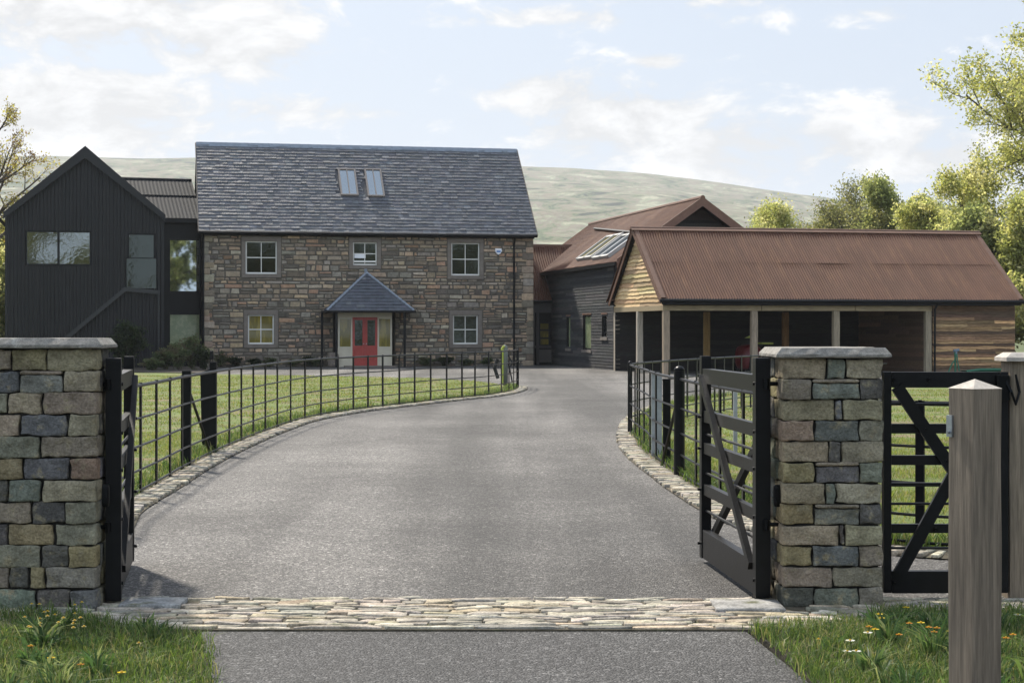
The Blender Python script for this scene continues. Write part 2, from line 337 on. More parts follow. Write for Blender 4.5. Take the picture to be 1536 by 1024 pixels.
# tarmac under the whole yard; lawns and beds lie on it
yard = [(-3.6, 9.98), (6.5, 9.98), (9.5, 14), (24, 40), (24, 90), (-14.2, 86), (-13.6, 62), (-8, 40), (-6, 13)]
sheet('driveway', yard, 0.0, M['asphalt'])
sheet('road', [(-40, -12), (40, -12), (40, 7.2), (2.0, 7.2), gp(1235, 1040), gp(1110, 938), gp(700, 943), gp(300, 944), gp(320, 1040), (-1.7, 7.0), (-40, 7.0)], -.004, M['road'])
LL = [p for p in offset(LF, -.02)]
left_lawn = LL + gpts([(760, 580.5), (745, 577), (712, 573), (640, 568.5), (480, 565), (300, 561.5), (160, 559)]) + [(-26, 64), (-26, 16), (-6, 12.2)]
sheet('lawn', left_lawn, .03, M['lawn'], z0=-.03)
rk = gpts([(938, 631), (950, 622), (975, 612), (1010, 603), (1060, 594.5), (1200, 584), (1536, 573), (1700, 570)])
right_lawn = [p for p in offset(RF, -.0)] + rk + [(24, 40), (24, 12), (4.9, 12)]
sheet('lawn', right_lawn[::-1], .03, M['lawn'], z0=-.03)
sheet('planting_bed', [gp(150, 559), gp(312, 561.3), gp(312, 551.0), (-15, 73.0), (-20, 70)], .05, M['bed'], z0=-.02)
def vpoly(name, pts): return sheet(name, pts, .006, M['soil'], z0=-.08)
LV = [(-3.4, 9.45), gp(120, 925), gp(150, 938), gp(230, 946), gp(292, 955), gp(312, 985), gp(318, 1040), (-1.62, 6.6), (-6, 6.6), (-6, 9.45)]
RV = [gp(1125, 946), gp(1215, 940), gp(1290, 932), gp(1340, 915), gp(1420, 912), gp(1560, 906), (5.2, 9.7), (5.2, 6.4), (1.25, 6.4), gp(1232, 1040), gp(1180, 985)]
vpoly('verge', LV[::-1]); vpoly('verge', RV[::-1])

def inside(p, poly):
    x, y = p; c = False; n = len(poly); j = n - 1
    for i in range(n):
        xi, yi = poly[i]; xj, yj = poly[j]
        if (yi > y) != (yj > y) and x < (xj - xi) * (y - yi) / (yj - yi) + xi: c = not c
        j = i
    return c

# cobbled strip across the entrance: rounded setts in rows, a sandy bed between them
SET = [(.40, .355, .28), (.34, .305, .24), (.46, .41, .33), (.25, .23, .19), (.40, .335, .24), (.30, .275, .235)]
sb = MB(); sb.box((-3.3, 8.98, -.03), (6.4, 9.98, .006)); o = sb.build('strip_bed', M['joint']); o['kind'] = 'structure'
mb = MB(); y = 8.99; row = 0
T5 = (-1, -.62, .62, 1)
while y < 9.97:
    d = rng.choice((.04, .05, .06, .075, .09)); d = min(d, 9.985 - y)
    if d < .04: break
    x = -3.3 + rng.uniform(0, .2)
    edge = row == 0
    while x < 6.3:
        ln = rng.uniform(.10, .34) if not edge else rng.uniform(.25, .5)
        if not (-2.2 < x < -1.86 and 9.62 < y < 9.92) and not (1.1 < x < 1.5 and 9.45 < y < 9.85):
            rbox(mb, (x + ln / 2, y + d / 2, .004), (ln / 2 - .006, d / 2 - .005, .015 + rng.uniform(-.007, .005)), .007, T5, .012, 11, jit(rng.choice(SET), .2), rng.random() * 99)
        x += ln
    y += d; row += 1
rbox(mb, (-2.02, 9.77, .012), (.17, .14, .02), .006, T5, .002, 6, (.30, .30, .29)); rbox(mb, (1.31, 9.66, .012), (.19, .18, .02), .006, T5, .002, 6, (.30, .29, .27))
o = mb.build('cobbled_strip', M['setts'], smooth=True); o['kind'] = 'structure'
# kerb edging of setts laid across the line
def kerb(path, side, wid, step, name='kerb'):
    p = resample(path, step); bed_in = p; bed_out = offset(p, side * wid)
    mb = MB(); b2 = MB()
    poly = offset(p, -side * .04) + bed_out[::-1]
    n = len(p); q = offset(p, -side * .05); r_ = offset(p, side * (wid + .005))
    vs = [(a[0], a[1], .034) for a in q] + [(a[0], a[1], .010) for a in r_]
    b2.add(vs, [(i, i + 1, n + i + 1, n + i) for i in range(n - 1)])
    for i in range(n - 1):
        tx, ty = p[i + 1][0] - p[i][0], p[i + 1][1] - p[i][1]; l_ = math.hypot(tx, ty); tx /= l_; ty /= l_
        nx, ny = ty * side, -tx * side; a = 0
        wl = wid + rng.uniform(-.03, .03)
        sp = [0, wl] if rng.random() < .6 else [0, wl * rng.uniform(.35, .6), wl]
        for s0, s1 in zip(sp, sp[1:]):
            t = MB(); rbox(t, (0, 0, 0), (l_ / 2 - .010, (s1 - s0) / 2 - .009, .018 + rng.uniform(-.006, .006)), .009, T5, .006, 9, None, rng.random() * 50)
            cx_ = p[i][0] + tx * l_ / 2 + nx * (s0 + s1) / 2; cy_ = p[i][1] + ty * l_ / 2 + ny * (s0 + s1) / 2; k = rng.uniform(-.1, .1)
            ca, sa = tx * math.cos(k) - ty * math.sin(k), ty * math.cos(k) + tx * math.sin(k)
            mb.add([(cx_ + v[0] * ca - v[1] * sa, cy_ + v[0] * sa + v[1] * ca, .022 + v[2]) for v in t.v], t.f, jit(rng.choice(SET), .2))
    o = mb.build(name, M['setts'], smooth=True); o['kind'] = 'structure'
    o = b2.build('kerb_bed', M['joint']); o['kind'] = 'structure'
kerb(LF, 1, .25, .08)
RK = smooth_path([(5.5, 11.93), (3.5, 11.9), gp(1380, 829), gp(1250, 811), gp(1148, 788), gp(1100, 768), gp(1044, 736), gp(1019, 719), gp(984, 695), gp(964, 678), gp(955, 664), gp(952, 652), gp(953, 641), gp(958, 631), gp(970, 620), gp(1010, 606), gp(1060, 597), gp(1200, 586.5), gp(1536, 575)])
kerb(RK, -1, .26, .08)

# ---------------------------------------------------------------- distant hill
RID = [(-900, 262), (-400, 246), (0, 231), (64, 230), (150, 232), (213, 235), (293, 234), (500, 238), (780, 250), (860, 253), (960, 259), (1045, 270), (1150, 285), (1200, 292), (1240, 296), (1320, 312), (1450, 345), (1600, 372), (2000, 400), (2600, 420)]
def ridge_h(px):
    for (a, b), (c, d) in zip(RID, RID[1:]):
        if a <= px <= c: return b + (d - b) * (px - a) / (c - a)
    return RID[0][1] if px < RID[0][0] else RID[-1][1]
YR = 3000.0; hb = MB(); NX, NY = 260, 90
for j in range(NY + 1):
    t = j / NY; yy = 500 + (YR - 500) * t * 1.12
    for i in range(NX + 1):
        px = -900 + 3500 * i / NX; X = (px - CX) / F * YR * (0.35 + .65 * yy / YR)
        H = (HY - ridge_h(px)) / F * YR
        tt = min(1, (yy - 500) / (YR - 500)); h = H * (tt ** 1.35 * (1.0 - .0 * tt))
        if yy > YR: h = H * (1 - ((yy - YR) / 900) ** 1.2)
        g = mnoise.fractal(Vector((X * .0016, yy * .0035, 3)), .9, 2.1, 6); g2 = abs(mnoise.noise(Vector((X * .004 + yy * .0012, yy * .0012, 8))))
        h += (g * 26 - g2 * 14 * (1 - tt)) * min(1, tt * 3) * (1 - tt * .82)
        hb.v.append((X, yy, max(h, -.2 - (tt < .01))))
for j in range(NY):
    for i in range(NX):
        a = j * (NX + 1) + i; hb.f.append([a, a + 1, a + NX + 2, a + NX + 1]); hb.c.append((.5, .5, .5))
def hillmat():
    m, t, b = nodes('hill_moorland'); n = t.nodes.new; l = t.links.new; tc = n('ShaderNodeTexCoord')
    mp = n('ShaderNodeMapping'); mp.inputs['Scale'].default_value = (.0075, .0022, .022); mp.inputs['Rotation'].default_value = (0, R(-6), 0); l(tc.outputs['Object'], mp.inputs[0])
    def nz_(s, d=7, r=.65, dist=0):
        x = n('ShaderNodeTexNoise'); x.inputs['Scale'].default_value = s; x.inputs['Detail'].default_value = d; x.inputs['Roughness'].default_value = r; x.inputs['Distortion'].default_value = dist; l(mp.outputs[0], x.inputs['Vector']); return x.outputs[0]
    r = n('ShaderNodeValToRGB'); l(nz_(2.6, 10, .72, .8), r.inputs[0]); e = r.color_ramp.elements
    e[0].position = .40; e[0].color = (.05, .056, .042, 1); e[1].position = .62; e[1].color = (.42, .40, .28, 1)
    k = e.new(.45); k.color = (.14, .18, .085, 1); k = e.new(.52); k.color = (.25, .20, .15, 1); k = e.new(.58); k.color = (.25, .28, .17, 1)
    l(r.outputs[0], b.inputs['Base Color']); b.inputs['Roughness'].default_value = 1; b.inputs['Specular IOR Level'].default_value = 0
    bp = n('ShaderNodeBump'); bp.inputs['Distance'].default_value = 30; bp.inputs['Strength'].default_value = .6; l(nz_(5, 9, .7, .6), bp.inputs['Height']); l(bp.outputs[0], b.inputs['Normal']); return m
o = hb.build('hills', hillmat(), smooth=True); o['kind'] = 'structure'

# ---------------------------------------------------------------- building helpers
def holes(mb, x0, x1, z0, z1, y0, y1, ops, col=None):
    xs = sorted({x0, x1} | {v for o in ops for v in (o[0], o[1]) if x0 < v < x1}); zs = sorted({z0, z1} | {v for o in ops for v in (o[2], o[3]) if z0 < v < z1})
    for a, b in zip(xs, xs[1:]):
        st = None
        for c, d in zip(zs, zs[1:]):
            mx, mz = (a + b) / 2, (c + d) / 2; op = any(o[0] < mx < o[1] and o[2] < mz < o[3] for o in ops)
            if not op and st is None: st = c
            if op and st is not None: mb.box((a, y0, st), (b, y1, c), col); st = None
        if st is not None: mb.box((a, y0, st), (b, y1, z1), col)
RUB = [(0.283, 0.215, 0.148), (0.247, 0.219, 0.175), (0.381, 0.278, 0.176), (0.122, 0.104, 0.082), (0.317, 0.199, 0.127), (0.336, 0.283, 0.208), (0.18, 0.148, 0.107), (0.335, 0.258, 0.169), (0.211, 0.187, 0.146), (0.284, 0.219, 0.149), (0.261, 0.208, 0.149)]
def rubble(mb, x0, x1, z0, z1, ops, y=0.0, hmin=.08, hmax=.30):
    z = z0
    while z < z1 - .02:
        h = min(rng.uniform(hmin, hmax), z1 - z)
        if z1 - z - h < .06: h = z1 - z
        x = x0
        while x < x1 - .01:
            w_ = min(rng.uniform(.14, .42) + (rng.random() ** 3) * .5, x1 - x)
            if x1 - x - w_ < .08: w_ = x1 - x
            cells = [(x, x + w_, z, z + h)]
            if h > .2 and rng.random() < .5: k = z + h * rng.uniform(.35, .65); cells = [(x, x + w_, z, k), (x, x + w_, k, z + h)]
            for (a, b, c, d) in cells:
                for o in ops:
                    if a < o[1] and b > o[0] and c < o[3] and d > o[2]:
                        if (o[0] - a) > .06: b = o[0]
                        elif (b - o[1]) > .06: a = o[1]
                        elif (o[2] - c) > .05: d = o[2]
                        elif (d - o[3]) > .05: c = o[3]
                        else: b = a
                if b - a < .05 or d - c < .035: continue
                g = .008; j = lambda m_: rng.uniform(0, m_)
                p = [(a + g + j(.04), c + g + j(.03)), (b - g - j(.04), c + g + j(.03)), (b - g - j(.05), d - g - j(.04)), (a + g + j(.05), d - g - j(.04))]
                k = rng.uniform(.012, .035); ins = .014
                cxm, czm = (a + b) / 2, (c + d) / 2
                q = [(u + (ins if u < cxm else -ins), v + (ins if v < czm else -ins)) for u, v in p]
                V = [(u, y, v) for u, v in p] + [(u, y - k + rng.uniform(-.006, .006), v) for u, v in q]
                mb.add(V, [(0, 1, 5, 4), (1, 2, 6, 5), (2, 3, 7, 6), (3, 0, 4, 7), (4, 5, 6, 7)], jit(rng.choice(RUB), .30, .03))
            x += w_
        z += h
def slates(mb, P0, ux, ut, L_, Hs, expo=.205, wr=(.2, .36), lims=None, ops=(), th=(.018, .036), base=(.076, .080, .090)):
    P0 = Vector(P0); ux = Vector(ux).normalized(); ut = Vector(ut).normalized(); n = ux.cross(ut); t = 0; row = 0
    while t < Hs - .02:
        e = min(expo * rng.uniform(.97, 1.03), Hs - t); a, b = lims(t) if lims else (0, L_); s = a - rng.uniform(0, .15)
        while s < b:
            w_ = rng.uniform(*wr); s0, s1 = max(s, a), min(s + w_, b); s += w_
            if s1 - s0 < .03: continue
            mt = t + e / 2
            if any(o[0] < (s0 + s1) / 2 < o[1] and o[2] < mt < o[3] for o in ops): continue
            k = rng.uniform(*th); k2 = k + rng.uniform(-.004, .006); dt = rng.uniform(-.012, .012) if lims is None else 0; up = min(t + e + .03, Hs)
            g = .003; pt = lambda ss, tt, nn: P0 + ux * ss + ut * tt + n * nn
            mb.add([pt(s0 + g, t + dt, -.004), pt(s1 - g, t + dt, -.004), pt(s1 - g, t + dt, k2), pt(s0 + g, t + dt, k), pt(s1 - g, up, .002), pt(s0 + g, up, .002)],
                   [(0, 1, 2, 3), (3, 2, 4, 5), (0, 3, 5), (1, 4, 2)], jit(base, .15, .03) if rng.random() > .05 else jit((.115, .12, .13), .15, .03))
        t += e; row += 1
def corr(mb, P0, ux, ut, L_, Hs, per=.1, amp=.018, sub=6, rows=1, lims=None, wob=0.0, col=None):
    P0 = Vector(P0); ux = Vector(ux).normalized(); ut = Vector(ut).normalized(); n = ux.cross(ut); k = int(L_ / per * sub); b = len(mb.v)
    for j in range(rows + 1):
        for i in range(k + 1):
            s = L_ * i / k; lo, hi = lims(s) if lims else (0, Hs); t = lo + (hi - lo) * j / rows
            d = math.sin(2 * math.pi * s / per) * amp + (mnoise.noise(Vector((s * .8, t * .7, 1))) * wob if wob else 0)
            mb.v.append(tuple(P0 + ux * s + ut * t + n * d))
    for j in range(rows):
        for i in range(k):
            a = b + j * (k + 1) + i; mb.f.append([a, a + 1, a + k + 2, a + k + 1]); sh = random.Random(int(L_ * i / k / .76) * 7 + j * 131 + int(Hs * 10)).uniform(.94, 1.06); mb.c.append(col or (.112 * sh, .051 * sh, .032 * sh))
def ribbed(mb, x0, x1, z0, ztop, per, amp, ops=(), y=0.0, col=None):
    prof = [(0, 0), (.22, 0), (.42, -1), (.62, -1), (.70, 0)]; xs = []; s = x0
    while s < x1:
        xs += [(s + f * per, d * amp * rng.uniform(.8, 1.1)) for f, d in prof]; s += per
    xs = [p for p in xs if p[0] < x1] + [(x1, 0)]
    for (a, da), (b, db) in zip(xs, xs[1:]):
        iv = [(z0, None)]; m_ = (a + b) / 2; segs = []; lo = z0
        for o in sorted([o for o in ops if o[0] < m_ < o[1]], key=lambda o: o[2]):
            segs.append((lo, lo, o[2], o[2])); lo = o[3]
        segs.append((lo, lo, ztop(a), ztop(b)))
        for (l0, l1, h0, h1) in segs:
            if h0 - l0 > .01 or h1 - l1 > .01: mb.add([(a, y + da, l0), (b, y + db, l1), (b, y + db, h1), (a, y + da, h0)], [(0, 1, 2, 3)], col)
def plank_wall(mb, O, ux, uz, L_, z0, z1, lims=None, h=(.12, .17), cols=((.1, .08, .06),), wavy=.012, proud=.02, ops=(), jita=.25, seg=.5):
    """horizontal boards with uneven lower edges; L_ along ux from O, outward = ux x uz reversed by sign of proud"""
    O = Vector(O); ux = Vector(ux); uz = Vector(uz); n = ux.cross(uz); z = z0; bi = 0
    while z < z1 - .01:
        hh = min(rng.uniform(*h), z1 - z); a, b = (0, L_) if not lims else lims(z + hh * .5)
        if b - a > .03:
            cuts = [a]; s = a + rng.uniform(1.2, 4)
            while s < b - .5: cuts.append(s); s += rng.uniform(1.8, 4.2)
            cuts.append(b)
            for c0, c1 in zip(cuts, cuts[1:]):
                runs = [(c0, c1)]
                for o in ops:
                    if z + hh * .5 > o[2] and z + hh * .5 < o[3]:
                        r2 = []
                        for (p, q) in runs:
                            if o[0] > p: r2.append((p, min(q, o[0])))
                            if o[1] < q: r2.append((max(p, o[1]), q))
                        runs = [r for r in r2 if r[1] - r[0] > .01]
                cl = jit(rng.choice(cols), jita, .06); sd_ = rng.random() * 90
                for p, q in runs:
                    k = max(1, int((q - p) / seg)); prev = None
                    for i in range(k + 1):
                        s_ = p + (q - p) * i / k; wv = mnoise.noise(Vector((s_ * 1.7, sd_, 0))) * wavy * 2
                        zl = z - .015 + wv
                        pts = [O + ux * s_ + uz * zl + n * .0, O + ux * s_ + uz * zl + n * proud, O + ux * s_ + uz * (z + hh + .01) + n * .004]
                        if prev: mb.add(prev + pts, [(0, 3, 4, 1), (1, 4, 5, 2)], cl)
                        prev = pts
        z += hh; bi += 1
def window(par, x0, x1, z0, z1, y, fm, gm, nx=2, nz=2, fw=.055, bw=.03, depth=.06, sill=None, yoff=.0, name='window'):
    """frame mesh with pane and sill as its children; faces -y"""
    f = MB(); f.bbox((x0, y, z0), (x0 + fw, y + depth, z1)); f.bbox((x1 - fw, y, z0), (x1, y + depth, z1))
    f.bbox((x0 + fw + .001, y + .001, z0), (x1 - fw - .001, y + depth - .001, z0 + fw * 1.2)); f.bbox((x0 + fw + .001, y + .001, z1 - fw), (x1 - fw - .001, y + depth - .001, z1))
    for i in range(1, nx): xm = x0 + (x1 - x0) * i / nx; f.box((xm - bw / 2, y + .012, z0 + fw), (xm + bw / 2, y + depth - .012, z1 - fw))
    for i in range(1, nz): zm = z0 + (z1 - z0) * i / nz; f.box((x0 + fw, y + .009, zm - bw * .6), (x1 - fw, y + depth - .009, zm + bw * .6))
    o = f.build(name, fm, par)
    p = MB(); p.box((x0 + fw * .5, y + depth * .6, z0 + fw * .5), (x1 - fw * .5, y + depth * .6 + .012, z1 - fw * .5)); p.build('pane', gm, o)
    if sill:
        q = MB(); q.bbox((x0 - sill[0], y - sill[1], z0 - sill[2]), (x1 + sill[0], y + .05, z0 - .004)); q.build('sill', sill[3], o)
    return o

# ================================================================ the stone house
TH = 12.0
_d = gp(548, 549.5); _f = Frame(_d[0], _d[1], TH)
H = Frame(_d[0] - 6.86 * _f.u[0], _d[1] - 6.86 * _f.u[1], TH); HW = 14.2; HE = 5.70; HRZ = 9.82; HD = 8.0
house = tag(H.root('stone_house'), 'two storey rubble stone house with slate roof, white windows and slated front porch', 'house')
def rect(px0, py0, px1, py1, fr=H, y=0):
    a = fr.front(px0, py1, y); b = fr.front(px1, py0, y); return (a[0], b[0], a[1], b[1])
WIN = {'ul': rect(368.5, 362, 415.5, 410.5), 'um': rect(529.5, 363.5, 565.5, 397.5), 'ur': rect(677, 364.5, 719.5, 413), 'll': rect(372, 472, 411, 516), 'lr': rect(679.5, 472.5, 717, 516)}
dx0, dx1 = H.front(500, 540)[0], H.front(592, 540)[0]
ops = list(WIN.values()) + [(dx0, dx1, -1, 2.35)]
mg = .17
wide = [(o[0] - mg, o[1] + mg, o[2] - .16, o[3] + mg + .03) for o in WIN.values()] + [(dx0, dx1, -1, 2.35)]
mb = MB(); holes(mb, .001, HW - .001, -.1, HE + .15, .0, .35, ops)
mb.box((.001, .351, -.1), (.4, HD, HE + .1)); mb.box((HW - .4, .351, -.1), (HW - .001, HD, HE + .1)); mb.box((.4, HD - .35, -.1), (HW - .4, HD, HE + .1))
def pent(mb, x0, x1, e, r, y0, y1, col=None):
    ym = (y0 + y1) / 2; mb.add([(x0, y0, e), (x0, y1, e), (x0, ym, r), (x1, y0, e), (x1, y1, e), (x1, ym, r)], [(0, 2, 1), (3, 4, 5), (0, 3, 5, 2), (1, 2, 5, 4), (0, 1, 4, 3)], col)
pent(mb, .002, .4, HE + .1, HRZ - .12, .05, HD - .05); pent(mb, HW - .4, HW - .002, HE + .1, HRZ - .12, .05, HD - .05)
wall = mb.build('wall', M['wallmortar'], house)
mb = MB(); rubble(mb, .0, HW, .0, HE + .05, wide); mb.build('stonework', M['rubble'], wall)
mb = MB()                                                # right gable and left gable stones
t = MB(); rubble(t, .0, HD, .0, HE, []); mb.add([(HW - v[1], v[0], v[2]) for v in t.v], t.f); mb.c = list(t.c)
mb.build('stonework', M['rubble'], wall)
mb = MB(); mb.box((dx0, 1.2, .0), (dx1, 1.25, 2.35)); mb.build('hallway', M['interior'], house)
# quoins at the corners
for side in (0, 1):
    mb = MB(); z = 0
    while z < HE - .1:
        h = min(rng.uniform(.22, .34), HE - z); w_ = rng.choice((.28, .46)) * rng.uniform(.9, 1.1); a = (0 - .03, w_) if side == 0 else (HW - w_, HW + .035)
        rbox(mb, ((a[0] + a[1]) / 2, .10, z + h / 2), ((a[1] - a[0]) / 2 - .006, .145 + rng.uniform(0, .01), h / 2 - .008), .02, T5, .006, 5, jit(rng.choice(RUB[:3] + RUB[5:]), .18), rng.random() * 50); z += h
    mb.build('quoins', M['rubble'], wall, smooth=False)
for k, o in WIN.items():
    x0, x1, z0, z1 = o; s_ = MB()
    s_.bbox((x0 - mg, -.045, z1 + .002), (x1 + mg, .12, z1 + mg + .03), .01)
    s_.bbox((x0 - mg, -.04, z0 - .0), (x0 - .002, .12, z1), .01); s_.bbox((x1 + .002, -.04, z0), (x1 + mg, .12, z1), .01)
    s_.bbox((x0 - mg, -.055, z0 - .16), (x1 + mg, .12, z0 - .002), .012)
    s_.build('window_surround', M['margin'], house)
    gm = M['glassyellow'] if k == 'll' else M['glassdark']
    wd_ = window(house, x0, x1, z0, z1, .07, M['white'], gm, 2, 2 if k != 'um' else 2, sill=(.02, .10, .07, M['white']))
    if k == 'um':
        b = MB(); b.box((x0 + .07, .085, z0 + .30), (x0 + .55, .10, z0 + .48)); b.build('blind', M['white2'], wd_)
        b = MB(); b.bbox((x0 + .03, .0, z0 + .12), (x1 - .03, .05, z0 + .19)); b.build('open_sash', M['white'], wd_)
# roof
k_ = (HRZ - HE) / (HD / 2 + .25); ye = -.25
sl_ = math.atan(k_); ut = (0, math.cos(sl_), math.sin(sl_)); SL = (HD / 2 + .25) / math.cos(sl_)
def hroof(px, py): p = H.plane(px, py, (0, -k_, 1), HE - k_ * ye); return p.x, (p.y - ye) / math.cos(sl_)
mb = MB(); XL, XR = -.16, HW + .14
a = .07
mb.add([(XL, ye, HE - a), (XR, ye, HE - a), (XR, HD / 2, HRZ - a), (XL, HD / 2, HRZ - a), (XL, ye, HE - .012), (XR, ye, HE - .012), (XR, HD / 2, HRZ - .012), (XL, HD / 2, HRZ - .012)],
       [(0, 3, 2, 1), (4, 5, 6, 7), (0, 1, 5, 4), (1, 2, 6, 5), (2, 3, 7, 6), (3, 0, 4, 7)], (.03, .033, .04))
mb.add([(XL, HD - ye, HE - a), (XR, HD - ye, HE - a), (XR, HD / 2 + .001, HRZ - a), (XL, HD / 2 + .001, HRZ - a), (XL, HD - ye, HE), (XR, HD - ye, HE), (XR, HD / 2 + .001, HRZ), (XL, HD / 2 + .001, HRZ)],
       [(0, 1, 2, 3), (4, 7, 6, 5), (0, 4, 5, 1), (1, 5, 6, 2), (2, 6, 7, 3), (3, 7, 4, 0)], (.06, .066, .075))
RL = []
for q in (((506.5, 254.5), (533, 254.5), (537.5, 294.5), (511.5, 294.5)), ((546.5, 254.5), (571.5, 255), (577, 296), (551.5, 296))):
    p = [hroof(*c) for c in q]; RL.append(((p[0][0] + p[3][0]) / 2, (p[1][0] + p[2][0]) / 2, (p[2][1] + p[3][1]) / 2, (p[0][1] + p[1][1]) / 2))
slates(mb, (XL, ye, HE), (1, 0, 0), ut, XR - XL, SL, .212, ops=[(r[0] + .03, r[1] - .03, r[2] + .06, r[3] - .06) for r in RL])
roof = mb.build('roof', M['slate'], house)
mb = MB(); x = XL
while x < XR - .05:
    e = min(x + .46, XR); mb.hexa([(x + .004, HD / 2 - .17, HRZ - .14), (e, HD / 2 - .17, HRZ - .14), (e, HD / 2 + .17, HRZ - .14), (x + .004, HD / 2 + .17, HRZ - .14), (x + .004, HD / 2 - .03, HRZ + .05), (e, HD / 2 - .03, HRZ + .055), (e, HD / 2 + .03, HRZ + .055), (x + .004, HD / 2 + .03, HRZ + .05)]); x = e
mb.build('ridge_tiles', M['lead'], roof)
mb = MB()
for xx in (XL - .02, XR + .02): mb = MB(); mb.bar((xx, ye, HE - .04), (xx, HD / 2, HRZ - .02), .035, .10); mb.build('verge', M['margin'], roof)
n_ = Vector((0, -math.sin(sl_), math.cos(sl_)))
def onroof(x, t, n=0): return Vector((x, ye, HE)) + Vector(ut) * t + n_ * n
for r in RL:
    f = MB(); w_ = .07
    for (x0, x1, t0, t1) in ((r[0], r[0] + w_, r[2], r[3]), (r[1] - w_, r[1], r[2], r[3]), (r[0] + w_, r[1] - w_, r[2], r[2] + w_), (r[0] + w_, r[1] - w_, r[3] - w_ * 1.3, r[3]), ((r[0] + r[1]) / 2 - .02, (r[0] + r[1]) / 2 + .02, r[2] + w_, r[3] - w_)):
        f.hexa([onroof(x0, t0, -.02), onroof(x1, t0, -.02), onroof(x1, t1, -.02), onroof(x0, t1, -.02), onroof(x0, t0, .09), onroof(x1, t0, .09), onroof(x1, t1, .09), onroof(x0, t1, .09)])
    fo = f.build('rooflight', mat('rooflight_frame', (.20, .17, .15), .5) if 'rlf' not in M else M['rlf'], roof); M['rlf'] = fo.data.materials[0]
    g = MB(); g.hexa([onroof(r[0] + .03, r[2] + .03, .02), onroof(r[1] - .03, r[2] + .03, .02), onroof(r[1] - .03, r[3] - .03, .02), onroof(r[0] + .03, r[3] - .03, .02), onroof(r[0] + .03, r[2] + .03, .05), onroof(r[1] - .03, r[2] + .03, .05), onroof(r[1] - .03, r[3] - .03, .05), onroof(r[0] + .03, r[3] - .03, .05)])
    g.build('rooflight_pane', M['skyglass'], fo) if False else g.build('pane', M['skyglass'], roof)
mb = MB(); mb.tube([(XL, ye - .05, HE - .06), (XR, ye - .05, HE - .06)], .065, 8); mb.box((XL + .1, -.18, HE - .16), (XR - .1, -.02, HE - .05)); mb.build('gutter', M['blacktrim'], house)
xd = H.front(770.5, 450)[0]; mb = MB(); mb.tube([(xd, ye, HE - .08), (xd, -.22, HE - .22), (xd, -.08, HE - .42), (xd, -.08, .02)], .045, 8)
for zz in (.6, 2.3, 4.0): mb.tube([(xd, -.08, zz), (xd, -.08, zz + .06)], .058, 8)
mb.build('downpipe', M['blacktrim'], house)
mb = MB(); mb.tube([(.02, ye, HE - .08), (.02, -.1, HE - .4), (.02, -.1, .02)], .05, 8); mb.build('downpipe', M['blacktrim'], house)
ax, az_ = H.front(747, 377)
ab = MB(); ab.prism([(ax - .11, .0), (ax + .11, 0)], 0, 0) if False else None
pts = [(-.13, .12), (.13, .12), (.14, 0), (.08, -.10), (0, -.15), (-.08, -.10), (-.14, 0)]
ab.add([(ax + p[0], -.14, az_ + p[1]) for p in pts] + [(ax + p[0] * 1.05, -.02, az_ + p[1] * 1.05) for p in pts], [tuple(reversed(range(7))), tuple(range(7, 14))] + [(i, (i + 1) % 7, 7 + (i + 1) % 7, 7 + i) for i in range(7)])
ao = ab.build('alarm_box', M['white2'], house)
ab = MB(); ab.box((ax - .09, -.146, az_ - .05), (ax + .09, -.142, az_ + .03)); ab.build('label_panel', M['blue'], ao)
# ---- porch
PY = -1.7; PZ = 2.36
pl, pr = H.front(490.5, 466, PY)[0], H.front(621, 466, PY)[0]; pc = (pl + pr) / 2; AZ = 3.98
rf = MB()
front_l = Vector((pl, PY, PZ)); apx = Vector((pc, -.35, AZ)); ln = (Vector((pc, -.35, AZ)) - Vector((pc, PY, PZ))); SLp = ln.length
slates(rf, front_l, (1, 0, 0), ln, pr - pl, SLp - .05, .17, (.22, .36), lims=lambda t: ((pc - pl) * t / SLp, (pr - pl) - (pr - pc) * t / SLp), base=(.06, .066, .08))
for (cx_, sg) in ((pl, 1), (pr, -1)):                     # side slopes back to the wall
    P = Vector((cx_, 0, PZ)) if sg == 1 else Vector((cx_, PY, PZ)); uxx = Vector((0, -1, 0)) if sg == 1 else Vector((0, 1, 0)); upv = Vector((sg * (pc - pl), 0, AZ - PZ)); SLs = upv.length
    if sg == 1: slates(rf, P, uxx, upv, -PY, SLs, .17, (.2, .34), lims=lambda t: (0.0, -PY + (PY + .35) * t / SLs), base=(.06, .066, .08))
    else: slates(rf, P, uxx, upv, -PY, SLs, .17, (.2, .34), lims=lambda t: ((-PY - .35) * t / SLs, -PY), base=(.06, .066, .08))
rf.add([(pl, PY, PZ - .01), (pr, PY, PZ - .01), (pr, 0, PZ - .01), (pl, 0, PZ - .01), (pc, -.35, AZ - .012), (pc, 0, AZ - .012)], [(0, 1, 4), (1, 2, 5, 4), (3, 0, 4, 5), (0, 3, 2, 1)], (.03, .033, .04))
prf = rf.build('porch_roof', M['slate'], house)
mb = MB()
for cx_ in (pl, pr): mb.tube([(cx_, PY, PZ + .02), (pc, -.36, AZ + .02)], .055, 6)
mb.tube([(pc, -.36, AZ + .03), (pc, .0, AZ + .03)], .06, 6); mb.box((pc - .06, -.05, AZ), (pc + .06, .0, AZ + .28))
mb.build('hip_flashing', M['lead'], prf)
mb = MB(); mb.tube([(pl - .05, PY - .05, PZ - .03), (pr + .05, PY - .05, PZ - .03)], .05, 8); mb.tube([(pl - .05, PY - .05, PZ - .03), (pl - .05, 0, PZ - .03)], .05, 8); mb.tube([(pr + .05, PY - .05, PZ - .03), (pr + .05, 0, PZ - .03)], .05, 8)
mb.build('gutter', M['blacktrim'], prf)
def fx(px, y): return H.front(px, 500, y)[0]
sy = -.95                                                # door screen plane
